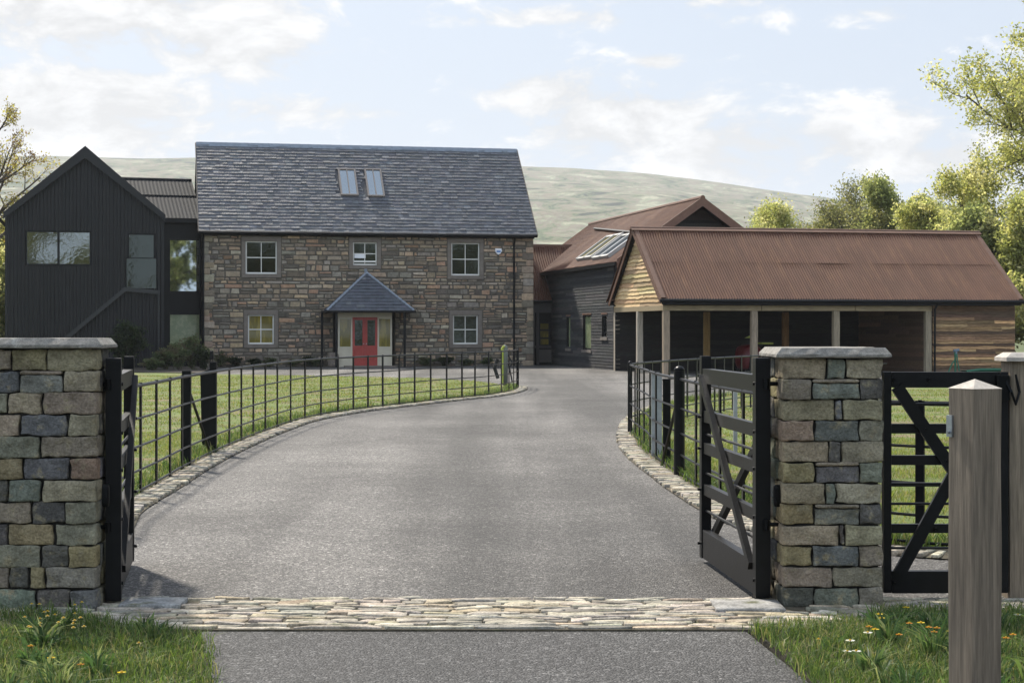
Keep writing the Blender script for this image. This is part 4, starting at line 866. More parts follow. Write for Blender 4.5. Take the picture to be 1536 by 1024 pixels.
# ================================================================ stone gate pillars
PC = {'t': (0.284, 0.245, 0.171), 'l': (0.352, 0.309, 0.222), 'g': (0.188, 0.201, 0.162), 'b': (0.145, 0.145, 0.137), 'd': (0.112, 0.105, 0.092), 'r': (0.237, 0.17, 0.121), 'y': (0.25, 0.213, 0.12), 'k': (0.231, 0.203, 0.151), 'n': (0.222, 0.213, 0.16)}
def pillar(name, x0, x1, y0, dep, top, courses, sc, org, label, wrap):
    """courses: list of (row height share, [(a, b, colour)...]) with a, b across the front; wrap: 'l' or 'r' = which side shows beside the drive"""
    r = empty(name, ((x0 + x1) / 2, y0 + dep / 2, 0)); tag(r, label, 'gate pillar'); X = lambda a: x0 + (a - org[0]) / (org[1] - org[0]) * (x1 - x0) - (x0 + x1) / 2
    hw = (x1 - x0) / 2; hd = dep / 2; mb = MB(); ins = .022; mb.box((-hw + ins, -hd + ins, -.1), (hw - ins, hd - ins, top)); core = mb.build('core', M['mortar'], r)
    st = MB(); ch = top / len(courses); TT = (-1, -.9, -.7, -.4, -.12, .15, .42, .7, .9, 1)
    for i, row in enumerate(courses):
        z1 = top - i * ch; z0 = z1 - ch
        for (a, b, c) in row:
            xa, xb = X(a), X(b); j = rng.uniform
            lo, hi = z0 + j(-.002, .004), z1 - j(-.002, .004)
            if c.isupper():                               # a thin sliver rests on this stone
                sv = hi - (hi - lo) * .2; rbox(st, ((xa + xb) / 2, -hd + .06, (sv + hi) / 2), ((xb - xa) / 2 - .004, .075, (hi - sv) / 2 - .002), .01, TT, .004, 20, jit(PC['k'], .15), j(0, 90)); hi = sv
            depth = .12 if rng.random() < .6 else .16; pr_ = j(-.004, .012)
            left, right = xa < -hw + .02, xb > hw - .02
            if left: xa = -hw - j(0, .008)
            if right: xb = hw + j(0, .008)
            dd = (dep * .5 if (i % 2 == 0) else dep * .34) if (left or right) else depth
            rbox(st, ((xa + xb) / 2, -hd + dd / 2 - pr_, (lo + hi) / 2), ((xb - xa) / 2 - .0048, dd / 2, (hi - lo) / 2 - .0024), .0065, TT, .011, 16, jit(PC[c.lower()], .14, .05), j(0, 90))
        for sx_ in (-1, 1):                               # stones filling the sides and back
            d0_ = -hd + (dep * .5 if (i % 2 == 0) else dep * .34); parts = [d0_, hd] if i % 2 == 0 else [d0_, d0_ + (hd - d0_) * rng.uniform(.4, .6), hd]
            for p, q in zip(parts, parts[1:]):
                rbox(st, (sx_ * (hw - .06), (p + q) / 2, (z0 + z1) / 2), (.064, (q - p) / 2 - .004, ch / 2 - .003), .008, TT, .012, 12, jit(PC[rng.choice('tgbkdny')], .15, .05), rng.uniform(0, 90))
        s = -hw + .12
        while s < hw - .14:
            e = min(s + rng.uniform(.12, .25), hw - .12); rbox(st, ((s + e) / 2, hd - .06, (z0 + z1) / 2), ((e - s) / 2 - .004, .065, ch / 2 - .005), .016, T5, .008, 8, jit(PC[rng.choice('tgbkdny')], .15), rng.uniform(0, 90)); s = e
    st.build('stonework', M['stone'], core, smooth=True)
    cp = MB(); o = .042; c1, c2, c3 = top + .002, top + .022, top + .058; n = 10
    def ring(e, z, k): return [(-hw - e + k_ * (2 * hw + 2 * e) / n, -hd - e, z) for k_ in range(n)] + [(hw + e, -hd - e + k_ * (2 * hd + 2 * e) / n, z) for k_ in range(n)] + [(hw + e - k_ * (2 * hw + 2 * e) / n, hd + e, z) for k_ in range(n)] + [(-hw - e, hd + e - k_ * (2 * hd + 2 * e) / n, z) for k_ in range(n)]
    rr = [ring(o - .008, c1, 0), ring(o, c1 + .006, 0), ring(o, c2, 0), ring(.010, c3, 0)]; nn = 4 * n
    V = [(p[0] + rng.uniform(-.003, .003), p[1] + rng.uniform(-.003, .003), p[2] + rng.uniform(-.0015, .0015)) for q in rr for p in q]
    Fc = [tuple(reversed(range(nn))), tuple(range(3 * nn, 4 * nn))]
    for k in range(3): Fc += [(k * nn + i, k * nn + (i + 1) % nn, (k + 1) * nn + (i + 1) % nn, (k + 1) * nn + i) for i in range(nn)]
    cp.add(V, Fc); cp.build('coping', M['coping'], r); return r
RC = [[(100, 235, 't'), (235, 290, 'g'), (290, 397, 'l')], [(100, 192, 'k'), (192, 330, 'G'), (330, 398, 'd')], [(100, 258, 't'), (258, 280, 'b'), (280, 400, 't')], [(100, 198, 'r'), (198, 328, 'b'), (328, 398, 'n')],
      [(100, 240, 't'), (240, 275, 'd'), (275, 400, 't')], [(100, 200, 'y'), (200, 330, 'B'), (330, 398, 'g')], [(100, 230, 't'), (230, 260, 'g'), (260, 397, 'l')], [(100, 197, 'y'), (197, 330, 'G'), (330, 397, 'd')],
      [(100, 271, 't'), (271, 286, 'd'), (286, 397, 't')], [(100, 192, 'y'), (192, 328, 'b'), (328, 397, 'k')], [(100, 250, 't'), (250, 397, 'n')], [(100, 197, 'd'), (197, 328, 'g'), (328, 397, 'k')]]
pillar('stone_pillar', 1.515, 2.075, 9.70, .60, 1.398, RC, 1, (105, 398), 'stone gate pillar with grey coping between the open gate leaf and the side gate', 'l')
LC = [[(-80, 60, 't'), (62, 178, 'y'), (179, 342, 't')], [(-80, 88, 'b'), (90, 232, 'G'), (234, 342, 't')], [(-80, 48, 'n'), (49, 162, 't'), (168, 342, 'k')], [(-80, 90, 't'), (91, 247, 'b'), (250, 342, 't')], [(-80, 157, 'n'), (158, 342, 'k')],
      [(-80, 101, 'y'), (102, 254, 'b'), (255, 342, 'r')], [(-80, 51, 'd'), (52, 160, 'g'), (166, 342, 't')], [(-80, 129, 'l'), (130, 241, 'd'), (242, 342, 'n')], [(-80, 51, 'd'), (52, 203, 'y'), (206, 342, 'n')], [(-80, 159, 'n'), (160, 251, 'd'), (252, 342, 'y')],
      [(-80, 54, 'k'), (55, 119, 'd'), (121, 174, 'y'), (175, 342, 'n')], [(-80, 0, 't'), (0, 142, 'g'), (144, 256, 'd'), (257, 342, 'b')]]
pillar('stone_pillar', -3.01, -2.305, 9.60, .30, 1.452, LC, 1, (-80, 342), 'square rubble stone gate pillar at the left edge with flowers at its foot', 'r')

# ================================================================ gates
def leaf(name, hx, hy, ex, ey, label, cat='gate', grp=None, sd=1):
    L_ = math.dist((hx, hy), (ex, ey)); r = empty(name, (hx, hy, 0), math.atan2(ey - hy, ex - hx)); tag(r, label, cat, grp); m = M['blackpaint']
    def part(nm, f): q = MB(); f(q); return q.build(nm, m, r)
    part('heel_stile', lambda q: q.bbox((-.045, -.045, .03), (.045, .045, 1.40), .008))
    part('latch_stile', lambda q: q.bbox((L_ - .04, -.035, .03), (L_ + .04, .035, 1.385), .008))
    part('top_rail', lambda q: q.bbox((.046, -.03, 1.20), (L_ - .041, .03, 1.30), .006))
    for z0, z1 in ((.94, 1.02), (.73, .805), (.455, .53)): part('rail', lambda q: q.bbox((.046, -.022, z0), (L_ - .041, .022, z1), .006))
    part('bottom_board', lambda q: q.bbox((.046, -.028, .035), (L_ - .041, .028, .225), .006))
    for z in (.86, .60, .35): part('rod', lambda q: q.tube([(.04, 0, z), (L_ - .04, 0, z)], .009, 8))
    part('brace', lambda q: q.bar((.07, sd * .045, .20), (L_ - .09, sd * .045, 1.24), .035, .05, (0, 0, 1)))
    part('brace', lambda q: q.bar((.07, -sd * .042, 1.0), (L_ - .09, -sd * .042, .20), .035, .05, (0, 0, 1)))
    for z in (.975, .765, .49, 1.25, .13):
        for xx in (.0, L_): part('bolt', lambda q: q.tube([(xx, sd * .030, z), (xx, sd * .052, z)], .010, 8))
    return r
lr_ = leaf('gate_leaf', 1.425, 9.90, 1.296, 11.62, 'open black timber gate leaf hung left of the stone pillar, seen at an angle')
ll_ = leaf('gate_leaf', -2.245, 9.77, -2.53, 11.45, 'open black timber gate leaf seen nearly edge on beside the left edge stone pillar', sd=-1)
for r, px_ in ((lr_, .1), (ll_, -.05)):                    # hinge straps reach the pillar
    sgn = 1 if r is lr_ else -1
    for z in (1.25, .45):
        q = MB(); a = r.rotation_euler.z
        def tl(dx, dy, zz): return (dx * math.cos(-a) - dy * math.sin(-a), dx * math.sin(-a) + dy * math.cos(-a), zz)
        q.tube([tl(0, -.03, z), tl(sgn * .10, -.03, z)], .012, 8); q.tube([tl(sgn * .02, -.055, z - .03), tl(sgn * .02, -.055, z + .03)], .018, 8); q.build('hinge', M['ironpaint'], r)
q = MB(); rbox(q, (0, 0, 0), (.026, .02, .062), .01, T5); q.tube([(-.02, .0, .03), (.07, 0, .03)], .01, 6); o = q.build('gate_catch', M['ironpaint'], loc=(1.505, 9.80, .62)); tag(o, 'small black iron catch on the pillar just right of the open gate leaf', 'catch')
q = MB(); rbox(q, (0, 0, 0), (.02, .02, .062), .01, T5); o = q.build('gate_catch', M['ironpaint'], loc=(-2.245 - .01, 9.62, .64)); tag(o, 'small black iron catch low on the right edge of the left edge pillar', 'catch')
# side gate
sg_ = empty('side_gate', (2.142, 10.02, 0)); tag(sg_, 'narrow black side gate with arrow shaped brace between stone pillar and wooden post', 'gate'); m = M['blackpaint']; W = .72
def spart(nm, f): q = MB(); f(q); return q.build(nm, m, sg_)
spart('stile', lambda q: q.bbox((0, -.035, .04), (.046, .035, 1.317), .006)); spart('stile', lambda q: q.bbox((W - .046, -.035, .04), (W, .035, 1.317), .006))
spart('top_rail', lambda q: q.bbox((.047, -.03, 1.222), (W - .047, .03, 1.315), .006))
for z0, z1 in ((.958, 1.016), (.776, .834), (.384, .438)): spart('rail', lambda q: q.bbox((.047, -.02, z0), (W - .047, .02, z1), .005))
for z0, z1 in ((.652, .676),): spart('rail', lambda q: q.bbox((.047, -.018, z0), (W - .047, .018, z1), .004))
for z in (1.128, .553, .297): spart('rod', lambda q: q.tube([(.04, 0, z), (W - .04, 0, z)], .008, 8))
spart('bottom_board', lambda q: q.bbox((.047, -.03, .038), (W - .047, .03, .168), .006))
spart('brace', lambda q: q.bar((.075, -.034, 1.23), (.43, -.034, .70), .07, .03, (0, -1, 0))); spart('brace', lambda q: q.bar((.42, -.0365, .76), (.085, -.0365, .15), .07, .03, (0, -1, 0)))
q = MB()
for (x, z) in ((.24, .985), (.36, .80), (.30, .41), (.06, 1.27), (.06, .1), (.26, 1.27)): q.tube([(x, -.056, z), (x, -.03, z)], .009, 8)
q.build('bolts', M['ironpaint'], sg_)
q = MB(); q.tube([(W - .03, -.05, 1.28), (W + .0, -.09, 1.20), (W + .03, -.07, 1.13), (W + .06, -.04, 1.2), (W + .04, -.03, 1.30)], .008, 6); q.bbox((W - .08, -.07, 1.15), (W + .0, -.03, 1.30), .01); q.build('latch', M['ironpaint'], sg_)

# ---- wooden posts
def lathe_post(name, x, y, a, rot, h, cap, label, m, flat=False):
    r = empty(name, (x, y, 0), rot); tag(r, label, 'post')
    q = MB(); n = 10; V = []; hh = a / 2; c = .006
    ring_ = [(-hh + c, -hh), (hh - c, -hh), (hh, -hh + c), (hh, hh - c), (hh - c, hh), (-hh + c, hh), (-hh, hh - c), (-hh, -hh + c)]
    for k in range(n + 1):
        z = -.1 + (h + .1) * k / n; V += [(p[0] + mnoise.noise(Vector((p[0] * 9, p[1] * 9, z * 2))) * .004, p[1] + mnoise.noise(Vector((p[1] * 9, p[0] * 9, z * 2 + 5))) * .004, z) for p in ring_]
    q.add(V, [(k * 8 + i, k * 8 + (i + 1) % 8, (k + 1) * 8 + (i + 1) % 8, (k + 1) * 8 + i) for k in range(n) for i in range(8)] + [tuple(range(n * 8, n * 8 + 8))])
    q.build('shaft', m, r)
    q = MB()
    if flat:
        e = .03; q.hexa([(-hh - e, -hh - e, h + .001), (hh + e, -hh - e, h + .001), (hh + e, hh + e, h + .001), (-hh - e, hh + e, h + .001), (-hh - e, -hh - e, h + .022), (hh + e, -hh - e, h + .022), (hh + e, hh + e, h + .022), (-hh - e, hh + e, h + .022)])
        q.hexa([(-hh - e, -hh - e, h + .0225), (hh + e, -hh - e, h + .0225), (hh + e, hh + e, h + .0225), (-hh - e, hh + e, h + .0225), (-hh + .01, -hh + .01, h + .05), (hh - .01, -hh + .01, h + .05), (hh - .01, hh - .01, h + .05), (-hh + .01, hh - .01, h + .05)])
    else: q.add([(-hh, -hh, h + .0005), (hh, -hh, h + .0005), (hh, hh, h + .0005), (-hh, hh, h + .0005), (0, 0, h + cap)], [(0, 3, 2, 1), (0, 1, 4), (1, 2, 4), (2, 3, 4), (3, 0, 4)])
    q.build('cap', M['capwood'], r); return r
M['capwood'] = mat('bleached_end_grain', (.42, .38, .33), .85, vs=20, va=.2, vs2=90, va2=.15, bs=60, bd=.002)
np_ = lathe_post('wooden_bollard', (1462.5 - CX) / F * 6.55, 6.55, .142, R(27), 1.335, .036, 'thick weathered wooden post with a low pyramid top, nearest the viewer in right verge', M['nearpost'])
lathe_post('wooden_gate_post', 2.965, 10.08, .19, 0, 1.375, 0, 'square wooden post with a flat bleached cap holding the side gate at the right edge', M['nearpost'], True)
q = MB(); q.bbox((-.083, .035, 1.15), (-.0715, .068, 1.235), .004); q.tube([(-.08, .05, 1.17), (-.092, .05, 1.17)], .006, 8); q.build('latch_plate', M['steel'], np_)

# ================================================================ estate fencing
RAILS = (1.04, .735, .475, .25, .06)
def post_proto(name='post', h=1.06, w_=.066, t=.018):
    q = MB(); q.bbox((-w_ / 2, -t / 2, -.05), (w_ / 2, t / 2, h), .002); q.tube([(0, 0, h - .03), (0, 0, h + .004)], .016, 8); return q.build(name, M['ironpaint'])
def fence(name, path, spots, label):
    r = empty(name, (*path[0], 0)); tag(r, label, 'fence', None); ox, oy = path[0]; first = None; pp = resample(path, .25) + [path[-1]]
    q = MB(); q.tube([(x - ox, y - oy, RAILS[0]) for x, y in pp], .017, 8); q.build('top_rail', M['ironpaint'], r)
    for z in RAILS[1:]:
        q = MB(); q.tube([(x - ox, y - oy, z) for x, y in pp], .0115, 6); q.build('rail', M['ironpaint'], r)
    for (x, y, a) in spots:
        if first is None: first = o = post_proto()
        else: o = first.copy(); COL.objects.link(o)
        o.parent = r; o.location = (x - ox, y - oy, 0); o.rotation_euler.z = a
    return r
def spaced(path, step):
    p = resample(path, step); out = []
    for i in range(len(p)):
        a, b = p[max(0, i - 1)], p[min(len(p) - 1, i + 1)]; out.append((p[i][0], p[i][1], math.atan2(b[1] - a[1], b[0] - a[0])))
    return out
def at_px(path, pxs):
    out = []
    for px in pxs:
        best = None
        for i, (a, b) in enumerate(zip(path, path[1:])):
            fa = CX + F * a[0] / a[1]; fb = CX + F * b[0] / b[1]
            if (fa - px) * (fb - px) <= 0 and fa != fb:
                t = (px - fa) / (fb - fa); best = (a[0] + (b[0] - a[0]) * t, a[1] + (b[1] - a[1]) * t, math.atan2(b[1] - a[1], b[0] - a[0])); break
        if best: out.append(best)
    return out
lf = fence('estate_fence', LF, spaced(LF[:14], .75)[:-1] + at_px(LF, [211, 234.6, 255, 273, 344, 362, 380, 398, 416, 436, 457.5, 481.5, 507, 530, 552, 574, 599, 622, 646, 670, 693, 712.5, 733, 752, 763.5, 770.5, 775]), 'long curved black iron fence along the left lawn up to the house forecourt')
rf_ = fence('estate_fence', RF, at_px(RF, [1600, 1530, 1450, 1380, 1310, 1250, 1200, 1148, 1115, 1080, 1044, 984, 975, 966, 959, 952.5, 946]), 'black iron fence curving from the drive corner past the right open gate leaf')
bf = fence('estate_fence', RB, at_px(RB, [956, 966, 978, 991, 1004, 1017, 1031, 1045, 1058, 1072, 1086, 1099, 1112, 1126, 1140, 1160, 1180, 1200, 1225, 1250, 1280, 1310]), 'straight black iron fence running from the drive corner in front of the open barn')
def strain(name, x, y, h, rad, label, strut=None, ball=True, m='ironpaint', flat=None):
    r = empty(name, (x, y, 0)); tag(r, label, 'fence post'); q = MB()
    if flat: q.bbox((-flat[0] / 2, -flat[1] / 2, -.05), (flat[0] / 2, flat[1] / 2, h), .004)
    else:
        q.tube([(0, 0, -.05), (0, 0, h)], rad, 14)
    q.build('shaft', M[m], r)
    if ball: q = MB(); q.tube([(0, 0, h + .001), (0, 0, h + .02), (0, 0, h + .04), (0, 0, h + .05)], [rad, rad * .92, rad * .6, rad * .15], 14); q.build('dome_cap', M[m], r, smooth=True)
    if strut: q = MB(); q.tube([(0, 0, strut[2]), (strut[0], strut[1], .02)], .018, 8); q.build('strut', M[m], r)
    return r
x, y = gp(280, 701); x2, y2 = gp(316, 683)
strain('strainer_post', x, y, 1.10, .05, 'stout black iron post with a leaning strut, nearer of two in the left fence', (x2 - x, y2 - y, .95), False, flat=(.10, .06))
x, y = gp(320, 680); strain('strainer_post', x, y, 1.16, .05, 'tallest flat black iron post of the left fence, just beyond the post with the strut', None, False, flat=(.085, .07))
q = MB(); q.hexa([(-.10, -.005, .12), (.0, -.005, .05), (.0, .005, .05), (-.10, .005, .12), (-.12, -.005, 1.02), (.0, -.005, 1.06), (.0, .005, 1.06), (-.12, .005, 1.02)]); o = q.build('latch_panel', M['ironpaint'], loc=(x - .045, y, 0)); tag(o, 'dark iron plate fixed to the left side of the tallest left fence post', 'plate')
x, y = gp(1019, 717); x2, y2 = gp(992, 703); strain('strainer_post', x, y, 1.13, .058, 'round black iron post with domed top in the right fence beside the gate leaf', (x2 - x, y2 - y, .9))
x, y = gp(990, 690); strain('strainer_post', x - .02, y + .25, 1.03, .05, 'pale blue-grey flat metal post behind the right fence, left of the domed post', None, False, 'palemetal', flat=(.13, .03))
x, y = gp(1000, 699); strain('strainer_post', x, y, 1.0, .04, 'flat black post between the pale metal post and domed post, right fence', None, False, flat=(.09, .03))
x, y = gp(1100, 690); strain('strainer_post', x + .1, y + .6, 1.0, .04, 'thin upright blue-grey pole standing behind the right gate leaf on the lawn', None, False, 'palemetal', flat=(.05, .05))
for (px, py) in ((945, 652), (776.5, 583)):
    x, y = gp(px, py); strain('strainer_post', x, y, 1.05, .035, ('round black iron corner post where the right fences meet' if px > 900 else 'round black iron end post of the left fence by the forecourt'), None)
# marker post near the far end of the left fence
x, y = gp(757.5, 580); r = empty('marker_post', (x, y + 1.2, 0)); tag(r, 'grey rounded post with a yellow-green edge, behind the far end of the left fence', 'post')
hm = HC - (517 - HY) / F * (y + 1.2)
q = MB(); q.tube([(0, 0, 0), (0, 0, hm - .12), (0, 0, hm - .04), (0, 0, hm)], [.08, .08, .06, .02], 14); q.build('shaft', M['greypost'], r, smooth=True)
q = MB(); q.tube([(-.08, -.06, .05), (-.08, -.06, hm - .1), (-.02, -.07, hm - .03)], .04, 8); q.build('edge_strip', M['yellowgreen'], r)
q = MB(); q.tube([(.09, -.1, hm - .3), (.2, -.12, hm - .5), (.12, -.12, .5), (.2, -.12, .1)], .022, 6); q.tube([(-.22, -.1, .75), (-.3, -.1, .5), (-.2, -.1, .2)], .05, 8); q.build('hose', M['rubber'], r)

# ================================================================ trees
def grow(mb, lv, rg, p, d, ln, r, lev, par):
    """one branch and its children; leaves go to lv"""
    n = 5 if lev < 2 else 3; pts = [p.copy()]; rad = [r]; dd = d.copy()
    for i in range(n):
        wg = par['wig'] * (.3 if lev == 0 else 1); dd = (dd + Vector((rg.gauss(0, wg), rg.gauss(0, wg), rg.gauss(0, wg) + par['up'][min(lev, len(par['up']) - 1)]))).normalized()
        pts.append(pts[-1] + dd * ln / n); rad.append(max(.008, r * (1 - (.75 if lev else .6) * (i + 1) / n)))
    mb.tube(pts, rad, 8 if lev == 0 else (5 if lev == 1 else 3), cap=False)
    if lev >= par['lev']:
        k = par['leaves'];
        for i in range(k):
            t = rg.random() ** .8 * n; j = min(int(t), n - 1); q = pts[j].lerp(pts[j + 1], t - j); lv.append(q + Vector((rg.gauss(0, par['sp']), rg.gauss(0, par['sp']), rg.gauss(0, par['sp'])))); 
        return
    nb = par['nb'][lev]; st = par['start'][min(lev, len(par['start']) - 1)]
    for i in range(nb):
        t = (st + (1 - st) * (i + rg.random() * .8) / nb) * n; j = min(int(t), n - 1); q = pts[j].lerp(pts[j + 1], t - j); ax = (pts[j + 1] - pts[j]).normalized()
        a = rg.uniform(0, 2 * math.pi); side = ax.orthogonal().normalized(); side.rotate(__import__('mathutils').Quaternion(ax, a + i * 2.4)); an_ = R(rg.uniform(*par['ang'][min(lev, len(par['ang']) - 1)]))
        nd = (ax * math.cos(an_) + side * math.sin(an_)).normalized(); f = par['ratio'][min(lev, len(par['ratio']) - 1)] * (1 - .45 * (t / n) if lev == 0 else 1 - .3 * t / n)
        grow(mb, lv, rg, q, nd, ln * f * rg.uniform(.75, 1.15), rad[j] * .6, lev + 1, par)
def leaves_mesh(lv, rg, size, cols, name, parent, clump=.9):
    n = len(lv); P = np.array([tuple(v) for v in lv], dtype=np.float64); g = np.random.default_rng(rg.randrange(10 ** 6))
    a = g.normal(size=(n, 3)); a /= np.linalg.norm(a, axis=1)[:, None]; b = g.normal(size=(n, 3)); b = np.cross(a, b); b /= np.linalg.norm(b, axis=1)[:, None]
    s = (size * g.uniform(.6, 1.35, n))[:, None]; V = np.empty((n, 4, 3)); V[:, 0] = P - a * s; V[:, 1] = P - b * s * .55; V[:, 2] = P + a * s; V[:, 3] = P + b * s * .55
    me = bpy.data.meshes.new(name); me.vertices.add(n * 4); me.vertices.foreach_set('co', V.ravel()); me.loops.add(n * 4); me.loops.foreach_set('vertex_index', np.arange(n * 4)); me.polygons.add(n); me.polygons.foreach_set('loop_start', np.arange(0, n * 4, 4)); me.polygons.foreach_set('loop_total', np.full(n, 4)); me.update()
    C = np.array(cols); ph = np.array([mnoise.noise(Vector(p) * clump) for p in P]) ; idx = np.clip(((ph * 1.1 + .5) * len(C) + g.normal(0, .7, n)).astype(int), 0, len(C) - 1)
    cc = np.ones((n, 4), dtype=np.float32); cc[:, :3] = C[idx] * g.uniform(.75, 1.25, (n, 1)); at = me.attributes.new('tint', 'FLOAT_COLOR', 'FACE'); at.data.foreach_set('color', cc.ravel())
    me.materials.append(M['leaf']); o = bpy.data.objects.new(name, me); COL.objects.link(o); o.parent = parent; return o
YG = [(.31, .33, .12), (.42, .42, .16), (.52, .50, .22), (.24, .27, .10), (.58, .55, .30)]
GG = [(.22, .25, .11), (.31, .34, .14), (.40, .41, .18), (.18, .20, .09), (.48, .46, .24)]
OLV = [(.15, .16, .07), (.23, .23, .10), (.30, .28, .13), (.12, .13, .06)]
BRN = [(.22, .18, .06), (.30, .26, .07), (.38, .34, .10), (.17, .11, .05)]
def tree(x, y, h, label, seed, cols=YG, leaves=16, size=.09, trunk=.25, nb=(12, 7, 5), ratio=(.5, .55, .5), start=(.25, .2), ang=((40, 75), (30, 60), (25, 55)), up=(.02, .06, .03), wig=.10, lev=3, lean=(0, 0), sp=.26, group=None, name='tree', rad=None):
    rg = random.Random(seed); r = tag(empty(name, (x, y, -.05)), label, 'tree', group); mb = MB(); mb.col = (.07, .055, .04); lv = []
    par = dict(wig=wig, up=up, lev=lev, leaves=leaves, sp=sp, nb=nb, start=start, ang=ang, ratio=ratio)
    grow(mb, lv, rg, Vector((0, 0, 0)), Vector((lean[0], lean[1], 1)).normalized(), h * .86, rad or h * .018, 0, par)
    mb.build('trunk', M['bark'], r); leaves_mesh(lv, rg, size, cols, 'crown', r); return r
def X_(px, Z): return (px - CX) / F * Z
tree(X_(1655, 84), 84, 18.6, 'tallest yellow-green tree in young leaf rising at the right edge behind the barn', 11, YG, 78, 0.0881, nb=(24, 8, 5), ratio=(.56, .5, .5), start=(.12, .15), ang=((40, 66), (25, 50), (25, 50)), up=(.0, .10, .05))
tree(X_(1372, 98), 98, 10.4, 'round bright green tree rising behind the right part of the barn roof', 12, GG, 67, 0.0881, nb=(12, 7, 5), ratio=(.42, .5, .5))
tree(X_(1292, 104), 104, 9.6, 'bare grey-brown twiggy tree behind the middle of the barn roof', 13, OLV, 15, 0.0704, nb=(14, 9, 6), ratio=(.55, .55, .5), start=(.12, .2), ang=((25, 55), (20, 45)), up=(.0, .08, .05))
tree(X_(1232, 108), 108, 8.9, 'grey-green half leafed tree left of the bare twiggy tree behind the barn', 14, OLV, 39, 0.0792, nb=(13, 8, 5), ratio=(.52, .5, .5), start=(.12, .2), ang=((30, 60), (25, 50)))
tree(X_(1190, 104), 104, 9.1, 'low yellow-green tree behind the barn, second from the left of the row', 15, YG, 62, 0.0792, nb=(12, 7, 5), ratio=(.5, .5, .5), start=(.12, .2))
tree(X_(1140, 110), 110, 8.5, 'small pale green tree at the left end of the row behind the barn', 16, GG, 78, 0.0704, nb=(11, 7, 4), ratio=(.5, .5, .5), start=(.12, .2))
tree(X_(1430, 92), 92, 8.3, 'low yellow tree behind the right end of the barn ridge under the tallest tree', 17, YG, 88, 0.0881, nb=(13, 8, 5), ratio=(.52, .5, .5), start=(.1, .2))
tree(X_(1500, 76), 76, 6.4, 'dense green tree beside the right gable of the barn', 18, GG, 170, 0.0881, nb=(14, 8, 5), ratio=(.5, .55, .5), start=(.05, .15))
tree(X_(1560, 74), 74, 6.6, 'dense yellow-green tree at the right edge below the tallest tree', 19, YG, 114, 0.0881, nb=(14, 8, 5), ratio=(.5, .55, .5), start=(.05, .15))
tree(X_(1330, 112), 112, 7.2, 'mid green low tree between the bare tree and the round green tree behind barn', 20, GG, 67, 0.0881, nb=(12, 7, 5), ratio=(.55, .5, .5), start=(.05, .2))
tree(X_(1260, 114), 114, 6.7, 'dark olive low tree behind the barn at the foot of the bare tree', 29, OLV, 104, 0.0881, nb=(12, 7, 5), ratio=(.6, .5, .5), start=(.05, .2))
tree(X_(1318, 100), 100, 8.9, 'pale olive tree between the bare twiggy tree and the round green tree', 33, OLV, 19, 0.074, nb=(14, 8, 5), ratio=(.5, .5, .5), start=(.1, .2))
tree(X_(1410, 104), 104, 8.6, 'light green tree filling behind the barn ridge right of the round green tree', 34, GG, 39, 0.0814, nb=(13, 8, 5), ratio=(.5, .5, .5), start=(.1, .2))
tree(X_(1470, 88), 88, 10.5, 'pale yellow-green tree just left of the tallest tree', 35, YG, 40, 0.0814, nb=(14, 8, 5), ratio=(.45, .5, .5), start=(.1, .2))
tree(X_(-22, 80), 80, 12.8, 'sparse tree with small brown-green leaves reaching in from the left edge', 21, BRN, 18, 0.0574, nb=(15, 7, 4), ratio=(.44, .5, .45), start=(.2, .2), ang=((45, 70), (25, 50)), up=(.0, .05, .04), wig=.07, sp=.12)
tree(X_(8, 84), 84, 7.0, 'yellow-green tree low at the left edge behind the black building', 22, YG, 80, 0.0881, nb=(13, 8, 5), ratio=(.5, .5, .5), start=(.06, .15))
tree(X_(62, 96), 96, 8.4, 'yellow tree showing just above the left roof slope of the black building', 23, YG, 62, 0.0792, nb=(12, 7, 5), ratio=(.42, .5, .5), start=(.2, .15))
tree(X_(-25, 72), 72, 4.6, 'low bright yellow-green shrubby tree at the left edge beside the black building', 24, YG, 88, 0.0792, nb=(12, 7, 4), ratio=(.55, .5, .5), start=(.03, .15))

proto_ = tree(14, -22, 13, 'leafy tree standing behind the viewpoint, mirrored in the window glass', 77, GG, 26, .2, nb=(13, 8, 5), ratio=(.5, .55, .5), start=(.08, .15), group='trees mirrored in the window glass')
for i, (x, y, k) in enumerate(((-8, -26, .9), (-2, -23, 1.05), (5, -25, .8), (20, -24, 1.0), (26, -20, .85), (31, -24, 1.1), (37, -18, .9), (44, -16, 1.0), (52, -10, .95))):
    c = copy_tree(proto_); c.location = (x, y, -.05); c.rotation_euler.z = i * 1.3; c.scale = (k, k, k)

# ---- shrubs and bed plants
def shrub(name, x, y, rx, ry, h, label, seed, cols, n=1800, size=.05, z=.04, cat='shrub', stems=14, group=None):
    rg = random.Random(seed); r = tag(empty(name, (x, y, z)), label, cat, group); mb = MB(); lv = []
    for i in range(stems):
        a = rg.uniform(0, 6.28); k = rg.uniform(.2, 1); tip = Vector((math.cos(a) * rx * k, math.sin(a) * ry * k, h * (1 - .45 * k * k) * rg.uniform(.75, 1.1))); m_ = tip * .5 + Vector((0, 0, h * .12))
        mb.tube([(0, 0, 0), m_, tip], [.02, .012, .004], 4, cap=False)
        for j in range(n // stems):
            t = rg.random() ** .6; q = (Vector((0, 0, 0)).lerp(m_, t * 2) if t < .5 else m_.lerp(tip, t * 2 - 1)); lv.append(q + Vector((rg.gauss(0, rx * .16), rg.gauss(0, ry * .16), abs(rg.gauss(0, h * .07)))))
    mb.build('stems', M['bark'], r); leaves_mesh(lv, rg, size, cols, 'foliage', r, 3)
DG = [(.022, .035, .018), (.035, .05, .024), (.05, .07, .03)]; MG = [(.07, .095, .045), (.11, .14, .065), (.15, .165, .085), (.13, .11, .07)]
